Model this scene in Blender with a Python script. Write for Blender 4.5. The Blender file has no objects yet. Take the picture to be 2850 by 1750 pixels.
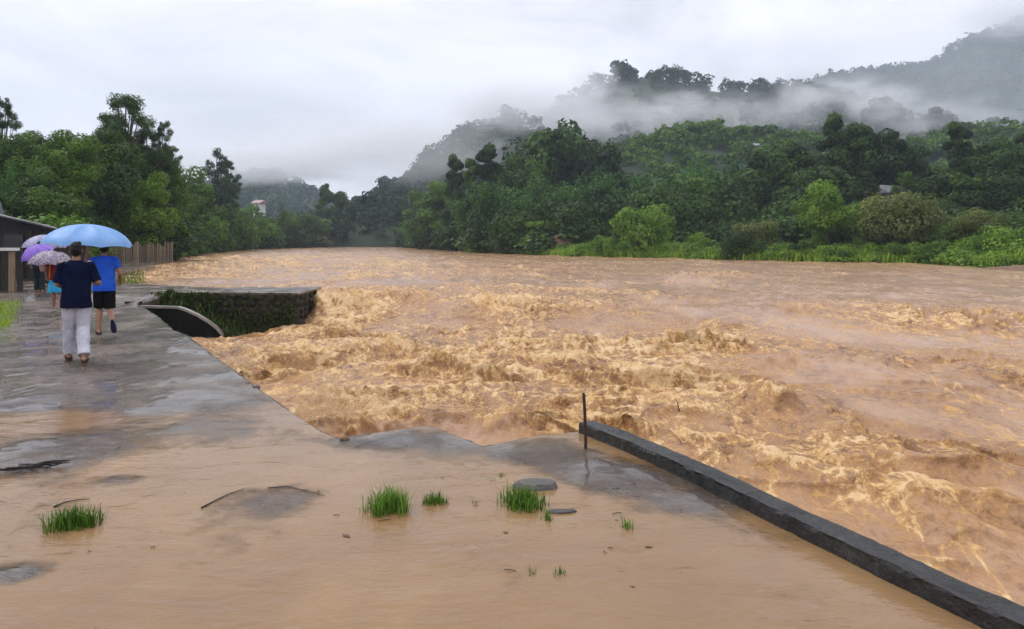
import bpy, bmesh, math, random
import numpy as np
from mathutils import Vector, Matrix, noise as mnoise

sc = bpy.context.scene
C = sc.collection
R = math.radians

# ---------------------------------------------------------------- camera
EYE = 1.75
FPX, UC, VH = 2100.0, 1425.0, 668.0
cam_d = bpy.data.cameras.new('camera'); cam = bpy.data.objects.new('camera', cam_d); C.objects.link(cam)
cam.location = (0, 0, EYE); cam.rotation_euler = (R(90), 0, 0)
cam_d.sensor_width = 36; cam_d.lens = 36 * FPX / 2850
cam_d.shift_y = -(875 - VH) / 2850
cam_d.clip_start = 0.05; cam_d.clip_end = 6000
sc.camera = cam

# ---------------------------------------------------------------- world: an overcast monsoon sky
world = bpy.data.worlds.new('World'); sc.world = world; world.use_nodes = True
wn, wl = world.node_tree.nodes, world.node_tree.links
wn.clear()
SUN_EL, SUN_AZ = 52, -55
def W(t, **k):
    n = wn.new(t)
    for a, b in k.items(): setattr(n, a, b)
    return n
w_out = W('ShaderNodeOutputWorld'); w_bg = W('ShaderNodeBackground'); w_bg.inputs['Strength'].default_value = 0.10
w_sky = W('ShaderNodeTexSky', sky_type='NISHITA', sun_disc=False, sun_elevation=R(SUN_EL), sun_rotation=R(SUN_AZ), dust_density=6.0, air_density=1.5)
w_tc = W('ShaderNodeTexCoord'); w_sep = W('ShaderNodeSeparateXYZ')
wl.new(w_tc.outputs['Generated'], w_sep.inputs[0])
w_grad = W('ShaderNodeMapRange'); w_grad.inputs[1].default_value = 0.0; w_grad.inputs[2].default_value = 1.0
w_grad.inputs[3].default_value = 10.5; w_grad.inputs[4].default_value = 16.5      # brighter towards the zenith, as overcast skies are
wl.new(w_sep.outputs['Z'], w_grad.inputs[0])
w_map = W('ShaderNodeMapping'); w_map.inputs['Scale'].default_value = (1.0, 1.0, 2.6); wl.new(w_tc.outputs['Generated'], w_map.inputs[0])
w_noi = W('ShaderNodeTexNoise'); w_noi.inputs['Scale'].default_value = 3.1; w_noi.inputs['Detail'].default_value = 5; w_noi.inputs['Roughness'].default_value = 0.52; w_noi.inputs['Distortion'].default_value = 0.5
wl.new(w_map.outputs[0], w_noi.inputs['Vector'])
w_nr = W('ShaderNodeMapRange'); w_nr.inputs[1].default_value = 0.33; w_nr.inputs[2].default_value = 0.66; w_nr.inputs[3].default_value = 0.74; w_nr.inputs[4].default_value = 1.12
wl.new(w_noi.outputs['Fac'], w_nr.inputs[0])
w_mul = W('ShaderNodeMath', operation='MULTIPLY'); wl.new(w_grad.outputs[0], w_mul.inputs[0]); wl.new(w_nr.outputs[0], w_mul.inputs[1])
w_col = W('ShaderNodeVectorMath', operation='SCALE'); w_col.inputs[0].default_value = (0.995, 0.970, 1.055); wl.new(w_mul.outputs[0], w_col.inputs['Scale'])
w_mix = W('ShaderNodeMix', data_type='RGBA'); w_mix.inputs['Factor'].default_value = 0.94
wl.new(w_sky.outputs[0], w_mix.inputs[6]); wl.new(w_col.outputs[0], w_mix.inputs[7])
wl.new(w_mix.outputs[2], w_bg.inputs['Color']); wl.new(w_bg.outputs[0], w_out.inputs[0])

# ---------------------------------------------------------------- sun behind thick cloud
sun_d = bpy.data.lights.new('sun', 'SUN'); sun_d.energy = 1.5; sun_d.angle = R(28); sun_d.color = (1, 0.96, 0.9)
sun = bpy.data.objects.new('sun', sun_d); C.objects.link(sun)
sun.rotation_euler = (R(90 - SUN_EL), 0, R(180 - SUN_AZ))        # behind thick cloud on the left bank's side

sc.view_settings.view_transform = 'Standard'; sc.view_settings.look = 'None'
sc.view_settings.exposure = 0.0; sc.view_settings.gamma = 1.0; sc.view_settings.use_curve_mapping = False
sc.render.engine = 'CYCLES'
cy = sc.cycles
cy.max_bounces = 6; cy.diffuse_bounces = 2; cy.glossy_bounces = 2; cy.transmission_bounces = 2; cy.transparent_max_bounces = 8
cy.volume_bounces = 3; cy.volume_step_rate = 2.0; cy.volume_max_steps = 96
cy.use_denoising = True
try: cy.denoiser = 'OPENIMAGEDENOISE'; cy.denoising_prefilter = 'ACCURATE'
except Exception: pass
cy.caustics_reflective = False; cy.caustics_refractive = False
cy.use_adaptive_sampling = True; cy.adaptive_threshold = 0.015

# ---------------------------------------------------------------- measuring helpers (pixel of the photo -> point of the place)
def gp(u, v, z=0.0):
    Y = FPX * (EYE - z) / (v - VH); return ((u - UC) / FPX * Y, Y, z)
def ux(u, Y): return (u - UC) / FPX * Y
def vz(v, Y): return EYE - (v - VH) / FPX * Y

# ---------------------------------------------------------------- noise (numpy Perlin)
_prng = np.random.RandomState(7)
_perm = np.tile(_prng.permutation(256), 3)
_grad = np.stack([np.cos(np.arange(256) / 256 * 2 * np.pi * 13.0), np.sin(np.arange(256) / 256 * 2 * np.pi * 13.0)], 1)
def perlin(x, y, seed=0):
    x = np.asarray(x, float) + seed * 17.31; y = np.asarray(y, float) + seed * 9.77
    xi = np.floor(x).astype(int); yi = np.floor(y).astype(int); xf = x - xi; yf = y - yi
    xi &= 255; yi &= 255
    u = xf * xf * xf * (xf * (xf * 6 - 15) + 10); v = yf * yf * yf * (yf * (yf * 6 - 15) + 10)
    def g(ix, iy, dx, dy):
        h = _perm[(_perm[ix & 255] + iy) & 511]; gg = _grad[h]; return gg[..., 0] * dx + gg[..., 1] * dy
    a = g(xi, yi, xf, yf); b = g(xi + 1, yi, xf - 1, yf); c = g(xi, yi + 1, xf, yf - 1); d = g(xi + 1, yi + 1, xf - 1, yf - 1)
    return (a + u * (b - a) + v * ((c + u * (d - c)) - (a + u * (b - a)))) * 1.5
def fbm(x, y, octv=4, seed=0, gain=0.5, lac=2.03):
    s = 0; a = 1.0; t = 0
    for i in range(octv):
        s = s + a * perlin(x, y, seed + i * 3); t += a; a *= gain; x = np.asarray(x) * lac; y = np.asarray(y) * lac
    return s / t
def ridged(x, y, octv=3, seed=0, gain=0.5):
    s = 0; a = 1.0; t = 0
    for i in range(octv):
        s = s + a * (1 - np.abs(perlin(x, y, seed + i * 5)) * 1.6); t += a; a *= gain; x = np.asarray(x) * 2.1; y = np.asarray(y) * 2.1
    return s / t
def sstep(a, b, x):
    t = np.clip((np.asarray(x, float) - a) / (b - a), 0, 1); return t * t * (3 - 2 * t)

# ---------------------------------------------------------------- mesh helpers
def mesh_np(name, V, F, attrs=None, smooth=False):
    """V (n,3); F a (m,k) array"""
    V = np.asarray(V, np.float32); F = np.asarray(F, np.int32); m, k = F.shape
    me = bpy.data.meshes.new(name)
    me.vertices.add(len(V)); me.vertices.foreach_set('co', V.ravel())
    me.loops.add(m * k); me.loops.foreach_set('vertex_index', F.ravel())
    me.polygons.add(m); me.polygons.foreach_set('loop_start', np.arange(0, m * k, k, dtype=np.int32)); me.polygons.foreach_set('loop_total', np.full(m, k, np.int32))
    if smooth: me.polygons.foreach_set('use_smooth', np.ones(m, bool))
    for n, a in (attrs or {}).items():
        at = me.attributes.new(n, 'FLOAT', 'POINT'); at.data.foreach_set('value', np.asarray(a, np.float32).ravel())
    me.update(calc_edges=True); return me
class MB:
    """collects shapes for ONE mesh object"""
    def __init__(s): s.v = []; s.f = []
    def add(s, vs, fs):
        b = len(s.v); s.v += [tuple(v) for v in vs]; s.f += [tuple(i + b for i in f) for f in fs]; return s
    def box(s, c, size, rot=None, taper=1.0):
        x, y, z = [d / 2 for d in size]
        P = [Vector(p) for p in ((-x,-y,-z),(x,-y,-z),(x,y,-z),(-x,y,-z),(-x*taper,-y*taper,z),(x*taper,-y*taper,z),(x*taper,y*taper,z),(-x*taper,y*taper,z))]
        if rot is not None: P = [rot @ p for p in P]
        c = Vector(c); return s.add([p + c for p in P], [(0,3,2,1),(4,5,6,7),(0,1,5,4),(1,2,6,5),(2,3,7,6),(3,0,4,7)])
    def tube(s, pts, rad, n=8, cap=True):
        pts = [Vector(p) for p in pts]
        if not hasattr(rad, '__len__'): rad = [rad] * len(pts)
        vs = []; fs = []; up = None
        for i, p in enumerate(pts):
            d = (pts[min(i + 1, len(pts) - 1)] - pts[max(i - 1, 0)]).normalized()
            if up is None or abs(up.dot(d)) > 0.95: up = Vector((0, 0, 1)) if abs(d.z) < 0.9 else Vector((1, 0, 0))
            a = d.cross(up).normalized(); b = a.cross(d).normalized(); up = b
            vs += [p + (a * math.cos(2 * math.pi * k / n) + b * math.sin(2 * math.pi * k / n)) * rad[i] for k in range(n)]
        for i in range(len(pts) - 1):
            for k in range(n): fs.append((i*n + k, i*n + (k+1) % n, (i+1)*n + (k+1) % n, (i+1)*n + k))
        if cap: fs.append(tuple(range(n - 1, -1, -1))); fs.append(tuple((len(pts) - 1) * n + k for k in range(n)))
        return s.add(vs, fs)
    def loft(s, rings):
        """rings: (centre, rx, ry[, yaw]) in horizontal planes, closed at both ends"""
        n = 20; vs = []; fs = []
        for r in rings:
            c = Vector(r[0]); yaw = r[3] if len(r) > 3 else 0
            for k in range(n):
                a = 2 * math.pi * k / n; x = r[1] * math.cos(a); y = r[2] * math.sin(a)
                vs.append(c + Vector((x * math.cos(yaw) - y * math.sin(yaw), x * math.sin(yaw) + y * math.cos(yaw), 0)))
        for i in range(len(rings) - 1):
            for k in range(n): fs.append((i*n + k, i*n + (k+1) % n, (i+1)*n + (k+1) % n, (i+1)*n + k))
        fs.append(tuple(range(n - 1, -1, -1))); fs.append(tuple((len(rings) - 1) * n + k for k in range(n)))
        return s.add(vs, fs)
    def ball(s, c, r, nu=14, nv=9, rot=None):
        if not hasattr(r, '__len__'): r = (r, r, r)
        c = Vector(c); vs = [(0, 0, r[2])]
        for j in range(1, nv):
            t = math.pi * j / nv
            for k in range(nu): a = 2 * math.pi * k / nu; vs.append((r[0] * math.sin(t) * math.cos(a), r[1] * math.sin(t) * math.sin(a), r[2] * math.cos(t)))
        vs.append((0, 0, -r[2])); fs = [(0, 1 + k, 1 + (k + 1) % nu) for k in range(nu)]
        for j in range(nv - 2):
            for k in range(nu): b = 1 + j * nu; fs.append((b + k, b + nu + k, b + nu + (k+1) % nu, b + (k+1) % nu))
        b = 1 + (nv - 2) * nu; fs += [(b + k, len(vs) - 1, b + (k+1) % nu) for k in range(nu)]
        vs = [Vector(v) for v in vs]
        if rot is not None: vs = [rot @ v for v in vs]
        return s.add([v + c for v in vs], fs)
    def cone(s, p0, r0, p1, r1, n=12):
        """a limb: a tapered tube with a ball at each end"""
        s.tube([p0, p1], [r0, r1], n); s.ball(p0, r0, n, 8); s.ball(p1, r1, n, 8); return s
    def mesh(s, name, smooth=False):
        me = bpy.data.meshes.new(name); me.from_pydata(s.v, [], s.f)
        if smooth: me.polygons.foreach_set('use_smooth', np.ones(len(me.polygons), bool))
        me.update(); return me
    def build(s, name, mat, parent=None, smooth=False, **tags):
        return obj(name, s.mesh(name, smooth), mat, parent, **tags)
def obj(name, me, mat=None, parent=None, label=None, cat=None, group=None, kind=None, loc=None):
    o = bpy.data.objects.new(name, me); C.objects.link(o)
    if mat is not None and not me.materials: me.materials.append(mat)
    if parent is not None: o.parent = parent
    if loc is not None: o.location = loc
    tag(o, label, cat, group, kind); return o
def tag(o, label=None, cat=None, group=None, kind=None):
    if label: o['label'] = label
    if cat: o['category'] = cat
    if group: o['group'] = group
    if kind: o['kind'] = kind
    return o
def thing(name, label, cat, loc=(0, 0, 0), rz=0.0, group=None):
    o = bpy.data.objects.new(name, None); C.objects.link(o); o.empty_display_size = 0.1
    o.location = loc; o.rotation_euler = (0, 0, rz); return tag(o, label, cat, group)
def dup(root, loc, rz=0.0, scale=None, label=None, group=None):
    r = root.copy(); C.objects.link(r); r.location = loc; r.rotation_euler = (0, 0, rz)
    if scale: r.scale = scale
    if label: r['label'] = label
    if group: r['group'] = group
    for ch in root.children:
        c = ch.copy(); C.objects.link(c); c.parent = r
        for g in ch.children:
            d = g.copy(); C.objects.link(d); d.parent = c
    return r

# ---------------------------------------------------------------- material helper
class Mat:
    def __init__(s, name):
        s.m = bpy.data.materials.new(name); s.m.use_nodes = True; s.t = s.m.node_tree; s.t.nodes.clear()
        s.out = s.t.nodes.new('ShaderNodeOutputMaterial')
    def n(s, t, **k):
        nd = s.t.nodes.new(t)
        ins = k.pop('ins', {})
        for a, b in k.items(): setattr(nd, a, b)
        for a, b in ins.items(): s.put(nd.inputs[a], b)
        return nd
    def put(s, sock, val):
        if isinstance(val, bpy.types.NodeSocket): s.t.links.new(val, sock)
        else: sock.default_value = val
    def coord(s, scale=(1, 1, 1), which='Object', rot=(0, 0, 0)):
        tc = s.n('ShaderNodeTexCoord'); mp = s.n('ShaderNodeMapping'); mp.inputs['Scale'].default_value = scale; mp.inputs['Rotation'].default_value = rot
        s.t.links.new(tc.outputs[which], mp.inputs[0]); return mp.outputs[0]
    def noise(s, vec, scale, detail=4, rough=0.55, dist=0.0):
        return s.n('ShaderNodeTexNoise', ins={'Vector': vec, 'Scale': scale, 'Detail': detail, 'Roughness': rough, 'Distortion': dist}).outputs['Fac']
    def ramp(s, fac, stops):
        nd = s.n('ShaderNodeValToRGB'); e = nd.color_ramp.elements
        while len(e) < len(stops): e.new(0.5)
        for el, (p, c) in zip(e, stops): el.position = p; el.color = (*c, 1) if len(c) == 3 else c
        s.put(nd.inputs[0], fac); return nd.outputs[0]
    def rng(s, x, a, b, c=0.0, d=1.0, smooth=True):
        nd = s.n('ShaderNodeMapRange'); nd.interpolation_type = 'SMOOTHSTEP' if smooth else 'LINEAR'
        for i, q in enumerate((x, a, b, c, d)): s.put(nd.inputs[i], q)
        return nd.outputs[0]
    def mix(s, f, a, b, blend='MIX'):
        nd = s.n('ShaderNodeMix', data_type='RGBA', blend_type=blend)
        s.put(nd.inputs[0], f); s.put(nd.inputs[6], a if isinstance(a, bpy.types.NodeSocket) else (*a, 1)); s.put(nd.inputs[7], b if isinstance(b, bpy.types.NodeSocket) else (*b, 1)); return nd.outputs[2]
    def math(s, op, a, b=0.0):
        nd = s.n('ShaderNodeMath', operation=op); s.put(nd.inputs[0], a); s.put(nd.inputs[1], b); return nd.outputs[0]
    def attr(s, name): return s.n('ShaderNodeAttribute', attribute_name=name).outputs['Fac']
    def bump(s, h, strength=0.3, dist=0.02, normal=None):
        nd = s.n('ShaderNodeBump', ins={'Height': h, 'Strength': strength, 'Distance': dist})
        if normal is not None: s.put(nd.inputs['Normal'], normal)
        return nd.outputs[0]
    def pbr(s, color, rough=0.6, normal=None, **k):
        p = s.n('ShaderNodeBsdfPrincipled')
        s.put(p.inputs['Base Color'], color if isinstance(color, bpy.types.NodeSocket) else (*color, 1)); s.put(p.inputs['Roughness'], rough)
        if normal is not None: s.put(p.inputs['Normal'], normal)
        for a, b in k.items(): s.put(p.inputs[a.replace('_', ' ')], b)
        return p.outputs[0]
    def done(s, surf, vol=None):
        if surf is not None: s.t.links.new(surf, s.out.inputs[0])
        if vol is not None: s.t.links.new(vol, s.out.inputs['Volume'])
        return s.m
def simple(name, c1, c2, scale=6, rough=0.7, bump=0.3, bdist=0.01, stretch=(1, 1, 1), **k):
    M = Mat(name); v = M.coord(stretch); f = M.noise(v, scale, 6, 0.6)
    oi = M.n('ShaderNodeObjectInfo').outputs['Random']
    col = M.ramp(M.math('ADD', f, M.math('MULTIPLY', M.math('SUBTRACT', oi, 0.5), 0.22)), [(0.3, c1), (0.7, c2)])
    return M.done(M.pbr(col, rough, M.bump(M.noise(v, scale * 4, 4), bump, bdist), **k))
# ================================================================ MATERIALS OF THE SETTING
def m_river():
    M = Mat('muddy_river'); tc = M.n('ShaderNodeTexCoord').outputs['Object']
    mp = M.n('ShaderNodeMapping', ins={'Vector': tc}); mp.inputs['Rotation'].default_value = (0, 0, R(-29)); mp.inputs['Scale'].default_value = (1.0, 0.62, 1.0)
    v = mp.outputs[0]
    foam = M.attr('foam'); turb = M.attr('turb')
    tt = M.rng(turb, 0.12, 0.80)
    ms = M.n('ShaderNodeMapping', ins={'Vector': tc}); ms.inputs['Rotation'].default_value = (0, 0, R(-29)); ms.inputs['Scale'].default_value = (1.0, 0.30, 1.0); sv = ms.outputs[0]     # drawn out along the current
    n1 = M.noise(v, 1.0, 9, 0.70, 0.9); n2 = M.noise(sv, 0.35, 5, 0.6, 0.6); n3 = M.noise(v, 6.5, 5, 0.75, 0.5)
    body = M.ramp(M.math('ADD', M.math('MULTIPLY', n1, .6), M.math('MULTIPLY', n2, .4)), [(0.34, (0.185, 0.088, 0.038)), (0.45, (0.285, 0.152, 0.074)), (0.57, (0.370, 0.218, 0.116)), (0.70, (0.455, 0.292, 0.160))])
    body = M.mix(M.rng(turb, .10, .55, .75, 0.0), body, (0.445, 0.290, 0.185))  # calm water paled: pinkish sky reflection painted into the body colour
    trough_shade = M.math('MULTIPLY', M.rng(M.math('ADD', M.math('MULTIPLY', n3, .6), M.math('MULTIPLY', n1, .4)), .37, .49, 1.0, 0.0), M.rng(tt, 0, 1, .40, .95))  # dark brown marks paint the shade of troughs and wave faces
    body = M.mix(trough_shade, body, (0.095, 0.040, 0.012))
    def strings(vec, sc, wid, dist):
        ns = M.noise(vec, sc, 6, 0.60, dist); return M.rng(M.math('ABSOLUTE', M.math('SUBTRACT', ns, .5)), 0.0, wid, 1.0, 0.0)
    l1 = strings(sv, 1.1, .035, 1.2); l2 = strings(v, 2.1, .050, 1.0); l3 = strings(v, 5.5, .060, .8)
    m1 = M.rng(M.noise(sv, 0.45, 4, 0.6, 0.4), .42, .62)
    crest = M.rng(M.math('ADD', foam, M.math('MULTIPLY', M.math('SUBTRACT', n3, .5), 1.1)), .50, 1.05)
    f = M.math('ADD', M.math('MULTIPLY', M.math('MULTIPLY', l1, m1), .85), M.math('ADD', M.math('MULTIPLY', M.math('MULTIPLY', l2, tt), .75), M.math('MULTIPLY', M.math('MULTIPLY', l3, tt), .55)))
    f = M.math('MULTIPLY', f, M.rng(n3, .34, .56, .25, 1.0)); f = M.math('ADD', f, M.math('MULTIPLY', M.math('MULTIPLY', crest, M.rng(n1, .36, .60, .30, 1.0)), .80)); f = M.n('ShaderNodeClamp', ins={0: f}).outputs[0]
    gold = M.ramp(M.math('ADD', M.math('MULTIPLY', M.noise(v, 2.6, 5, .65), .5), M.math('MULTIPLY', f, .5)), [(0.30, (0.42, 0.220, 0.064)), (0.60, (0.560, 0.340, 0.128)), (0.88, (0.74, 0.570, 0.360))])
    col = M.mix(f, body, gold)
    h = M.math('ADD', M.math('MULTIPLY', M.noise(v, 3.2, 6, 0.62, 0.6), 1.0), M.math('MULTIPLY', M.noise(v, 14.0, 5, 0.7, 0.4), 0.35))
    bn = M.bump(h, M.rng(turb, 0.0, 1.0, 0.22, 0.9), 0.11)
    return M.done(M.pbr(col, M.math('ADD', M.math('MULTIPLY', f, 0.45), 0.16), bn, IOR=1.33, Specular_IOR_Level=M.rng(f, 0, 1, .36, .10)))
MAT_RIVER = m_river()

def m_concrete():
    M = Mat('wet_concrete'); v = M.coord()
    a = M.noise(v, 0.7, 6, 0.6, 0.3); b = M.noise(v, 9.0, 6, 0.7)
    col = M.ramp(M.math('ADD', M.math('MULTIPLY', a, 0.65), M.math('MULTIPLY', b, 0.35)), [(0.34, (0.022, 0.014, 0.008)), (0.5, (0.088, 0.062, 0.042)), (0.66, (0.205, 0.158, 0.114))])
    film = M.noise(v, 1.3, 5, 0.6, 0.5)
    vr = M.coord((0.75, 1.15, 1.0), rot=(0, 0, R(-14)))
    rip = M.math('ADD', M.noise(vr, 4.2, 5, 0.62, 0.9), M.math('MULTIPLY', M.noise(v, 26.0, 4, 0.7), 0.22))
    bn = M.bump(rip, M.rng(film, .40, .60, .85, 1.0), 0.08)
    rough = M.rng(film, 0.42, 0.58, 0.05, 0.30)
    return M.done(M.pbr(col, rough, bn, IOR=1.45, Coat_Weight=M.rng(film, .4, .6, .6, .0), Coat_Roughness=0.04))
MAT_CONCRETE = m_concrete()

def m_flood():
    M = Mat('muddy_flood_water'); v = M.coord(); d = M.attr('depth')
    nz = M.noise(v, 0.55, 5, 0.6, 0.5)
    col = M.ramp(nz, [(0.3, (0.200, 0.118, 0.056)), (0.55, (0.252, 0.153, 0.070)), (0.75, (0.315, 0.195, 0.084))])
    vr = M.coord((0.8, 1.5, 1.0), rot=(0, 0, R(-10)))
    drop = M.n('ShaderNodeTexVoronoi', ins={'Vector': v, 'Scale': 2.3}); dd = drop.outputs['Distance']
    ring = M.math('MULTIPLY', M.math('SINE', M.math('MULTIPLY', dd, 75.0)), M.rng(dd, 0.0, 0.30, 1.0, 0.0))
    h = M.math('ADD', M.math('ADD', M.noise(vr, 2.6, 5, 0.55, 0.8), M.math('MULTIPLY', M.noise(vr, 15.0, 3, 0.6, 0.5), 0.20)), M.math('MULTIPLY', ring, 0.035))
    bn = M.bump(h, 0.40, 0.04)
    silt = M.noise(M.coord((.5, 1.6, 1), rot=(0, 0, R(-12))), 2.0, 8, .68, .6)
    col = M.mix(M.rng(silt, .56, .72, 0, .40), col, (0.200, 0.138, 0.090)); col = M.mix(M.rng(silt, .30, .44, .30, 0), col, (0.34, 0.235, 0.128))
    w = M.pbr(col, 0.09, bn, IOR=1.33)
    clear = M.n('ShaderNodeBsdfTransparent').outputs[0]
    cov = M.rng(M.math('ADD', d, M.math('MULTIPLY', M.math('SUBTRACT', M.noise(v, 6.0, 5, 0.65), 0.5), 0.010)), -0.001, 0.013)
    ms = M.n('ShaderNodeMixShader', ins={0: cov, 1: clear, 2: w})
    return M.done(ms.outputs[0])
MAT_FLOOD = m_flood()
MAT_SOIL = simple('bank_soil', (0.018, 0.026, 0.009), (0.050, 0.055, 0.022), 0.8, 0.8, 0.6, 0.1)

# ================================================================ SHAPE OF THE LAND
LB = np.array([(-30, -14), (20, -13.2), (27.8, -13.6), (36, -18.3), (55, -25.8), (80, -36.5), (116, -47), (159, -55), (215, -54), (240, -50), (330, -62)], float)
RB = np.array([(-30, 70), (20, 46), (40, 37), (49, 34.2), (56, 34.6), (62, 35), (66, 31), (75, 21), (92, 7.6), (116, -4.1), (150, -14.5), (179, -22.5), (215, -33), (240, -39), (330, -54)], float)
def xl(Y): return np.interp(Y, LB[:, 0], LB[:, 1])
def xr(Y): return np.interp(Y, RB[:, 0], RB[:, 1])
def land_z(X, Y):
    X = np.asarray(X, float); Y = np.asarray(Y, float)
    d = np.maximum(xl(Y) - X, X - xr(Y))                       # >0 on land
    left = X < (xl(Y) + xr(Y)) / 2
    rise = np.where(left, 0.25 * sstep(0, 3, d) + 1.2 * sstep(8, 60, d), 0.6 * sstep(0, 4, d) + 3.5 * sstep(6, 70, d) + 10 * sstep(60, 240, d))
    z = np.where(d > 0, -0.35 + rise + 0.25 * fbm(X / 9, Y / 9, 3, 40) * sstep(1, 8, d), -2.4)
    return z
def build_ground():
    ys = np.concatenate([np.linspace(-40, 20, 13)[:-1], np.linspace(20, 120, 90)[:-1], np.geomspace(120, 330, 60)[:-1], np.geomspace(330, 3500, 25)])
    V = []; rows = []
    for Y in ys:
        a, b = float(xl(min(Y, 330))), float(xr(min(Y, 330)))
        if Y > 330: a, b = -62 - 0.02 * (Y - 330), -54
        lo = -np.geomspace(2600, 0.5, 40); hi = np.geomspace(0.5, 2600, 46)
        xs = np.concatenate([a + lo, [a, a + 0.02], np.linspace(a + 0.5, b - 0.5, 6), [b - 0.02, b], b + hi]); rows.append(len(xs))
        if Y <= 330: z = land_z(xs, np.full_like(xs, Y))
        else: z = np.full_like(xs, 0.6)
        if Y > 246: z = np.maximum(z, 0.4)
        if -5 < Y < 24: z = np.where((xs > -40) & (xs < a + 6), -2.4, z)      # the concrete terrace stands here
        V.append(np.stack([xs, np.full_like(xs, Y), z], 1))
    n = rows[0]; V = np.concatenate(V); m = len(ys)
    i = np.arange((m - 1) * (n - 1)); r, c = i // (n - 1), i % (n - 1); q = r * n + c
    me = mesh_np('ground', V, np.stack([q, q + 1, q + n + 1, q + n], 1), smooth=True)
    return obj('ground', me, MAT_SOIL, kind='structure')
build_ground()

# ================================================================ THE CONCRETE TERRACE (riverside promenade)
EDGE = [(-45, 90), (-35, 75), (-26, 55), (-18.8, 36), (-14.5, 27.6), (-10.25, 25.0), (-10.2, 20.55), (-9.25, 19.1), (-8.0, 17.1), (-6.5, 14.5), (-5.93, 13.76), (-3.85, 10.3), (-2.63, 8.3), (-1.73, 6.9), (-1.52, 6.66),
        (-1.2, 6.85), (-.86, 7.1), (-.73, 7.1), (-.5, 6.75), (-.24, 6.39), (.24, 6.78), (.62, 6.92), (.9, 6.5), (1.22, 6.0), (1.66, 4.9), (1.99, 4.18), (2.25, 3.64), (2.75, 2.6), (3.5, 1.0), (4.0, -0.2)]
EDGE = np.array(EDGE, float)
def edge_y(X): return np.interp(X, EDGE[:, 0], EDGE[:, 1])
# raised (drier) and sunken (flooded) patches: (u, v, half-width px, half-height px, lift)
PATCH = [(300, 960, 420, 110, .022), (120, 1085, 320, 50, .022), (230, 1170, 210, 26, -.016), (560, 1120, 260, 60, .016), (130, 1265, 260, 50, .020), (420, 1215, 260, 45, .008),
         (760, 1395, 170, 60, .021), (330, 1338, 80, 20, .018), (1120, 1230, 260, 40, .020), (1500, 1265, 190, 42, .016), (1700, 1330, 230, 50, .022), (1950, 1410, 170, 45, .016), (2150, 1500, 130, 40, .008), (30, 1600, 90, 30, .02), (850, 1260, 160, 30, -.005),
         (700, 1290, 300, 35, -.010), (1150, 1400, 300, 60, -.008), (470, 1045, 200, 40, .012), (640, 1060, 130, 60, .014), (200, 880, 170, 36, .0)]
def patch_field(X, Y):
    Ys = np.maximum(Y, 1.5); u = UC + FPX * X / Ys; v = VH + FPX * EYE / Ys; s = np.zeros_like(X)
    for (pu, pv, a, b, h) in PATCH:
        cx, cyy, _ = gp(pu, pv); ax = a * cyy / FPX; ay = b * cyy * cyy / (FPX * EYE)      # half sizes in metres on the ground
        s = s + h * np.exp(-(((X - cx) / ax) ** 2 + ((Y - cyy) / ay) ** 2))
    return s
def terrace_z(X, Y):
    z = -0.010 + patch_field(X, Y) + 0.016 * fbm(X * 1.1 + 0.3, Y * 0.75, 6, 11, 0.62) + 0.004 * fbm(X * 8, Y * 6, 3, 30)
    z = z + 0.012 * sstep(9, 13, Y)
    z = z + 0.19 * sstep(20.3, 22.5, Y) * sstep(-8, -11, X) - 0.10 * sstep(26, 60, Y)
    return z
def build_terrace():
    xs = np.concatenate([np.linspace(-45, -14.5, 50)[:-1], np.linspace(-14.5, -8, 110)[:-1], np.linspace(-8, 2.6, 330)[:-1], np.linspace(2.6, 4.0, 16), [-10.2, -10.25, -.24, -1.52, .62]])
    xs = np.unique(xs); n = len(xs); nr = 270
    t = np.linspace(0, 1, nr); ye = edge_y(xs)
    y0 = np.full(n, 1.6); y0 = np.minimum(y0, ye - 0.4)
    T = np.concatenate([[-1.0], t])
    Y = np.empty((nr + 1, n)); Y[0] = -6
    off = 0.6
    for j in range(nr): Y[j + 1] = (y0 + off) * ((ye + off) / np.maximum(y0 + off, 0.05)) ** t[j] - off if True else 0
    Y[0] = np.minimum(-6, Y[1] - 0.5)
    X = np.broadcast_to(xs, Y.shape).copy()
    Z = terrace_z(X, Y)
    # ragged broken lip
    lip = np.zeros_like(Y); lip[-1] = 0.03 * fbm(xs * 2.3, xs * 0.7, 3, 5); Y = Y + lip
    rows = [np.stack([X[j], Y[j], Z[j]], 1) for j in range(nr + 1)]
    rows.append(np.stack([X[-1], Y[-1] + 0.02, Z[-1] - 0.03], 1))
    for dz in (0.35, 0.8, 1.5, 2.3): rows.append(np.stack([X[-1] + 0.02, Y[-1] + 0.03 + 0.03 * fbm(xs * 3, xs * 0 + dz, 2, 8), Z[-1] - dz], 1))
    V = np.concatenate(rows); m = len(rows)
    i = np.arange((m - 1) * (n - 1)); r, c = i // (n - 1), i % (n - 1); q = r * n + c
    me = mesh_np('terrace', V, np.stack([q, q + 1, q + n + 1, q + n], 1), smooth=True)
    obj('terrace', me, MAT_CONCRETE, kind='structure')
build_terrace()
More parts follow.
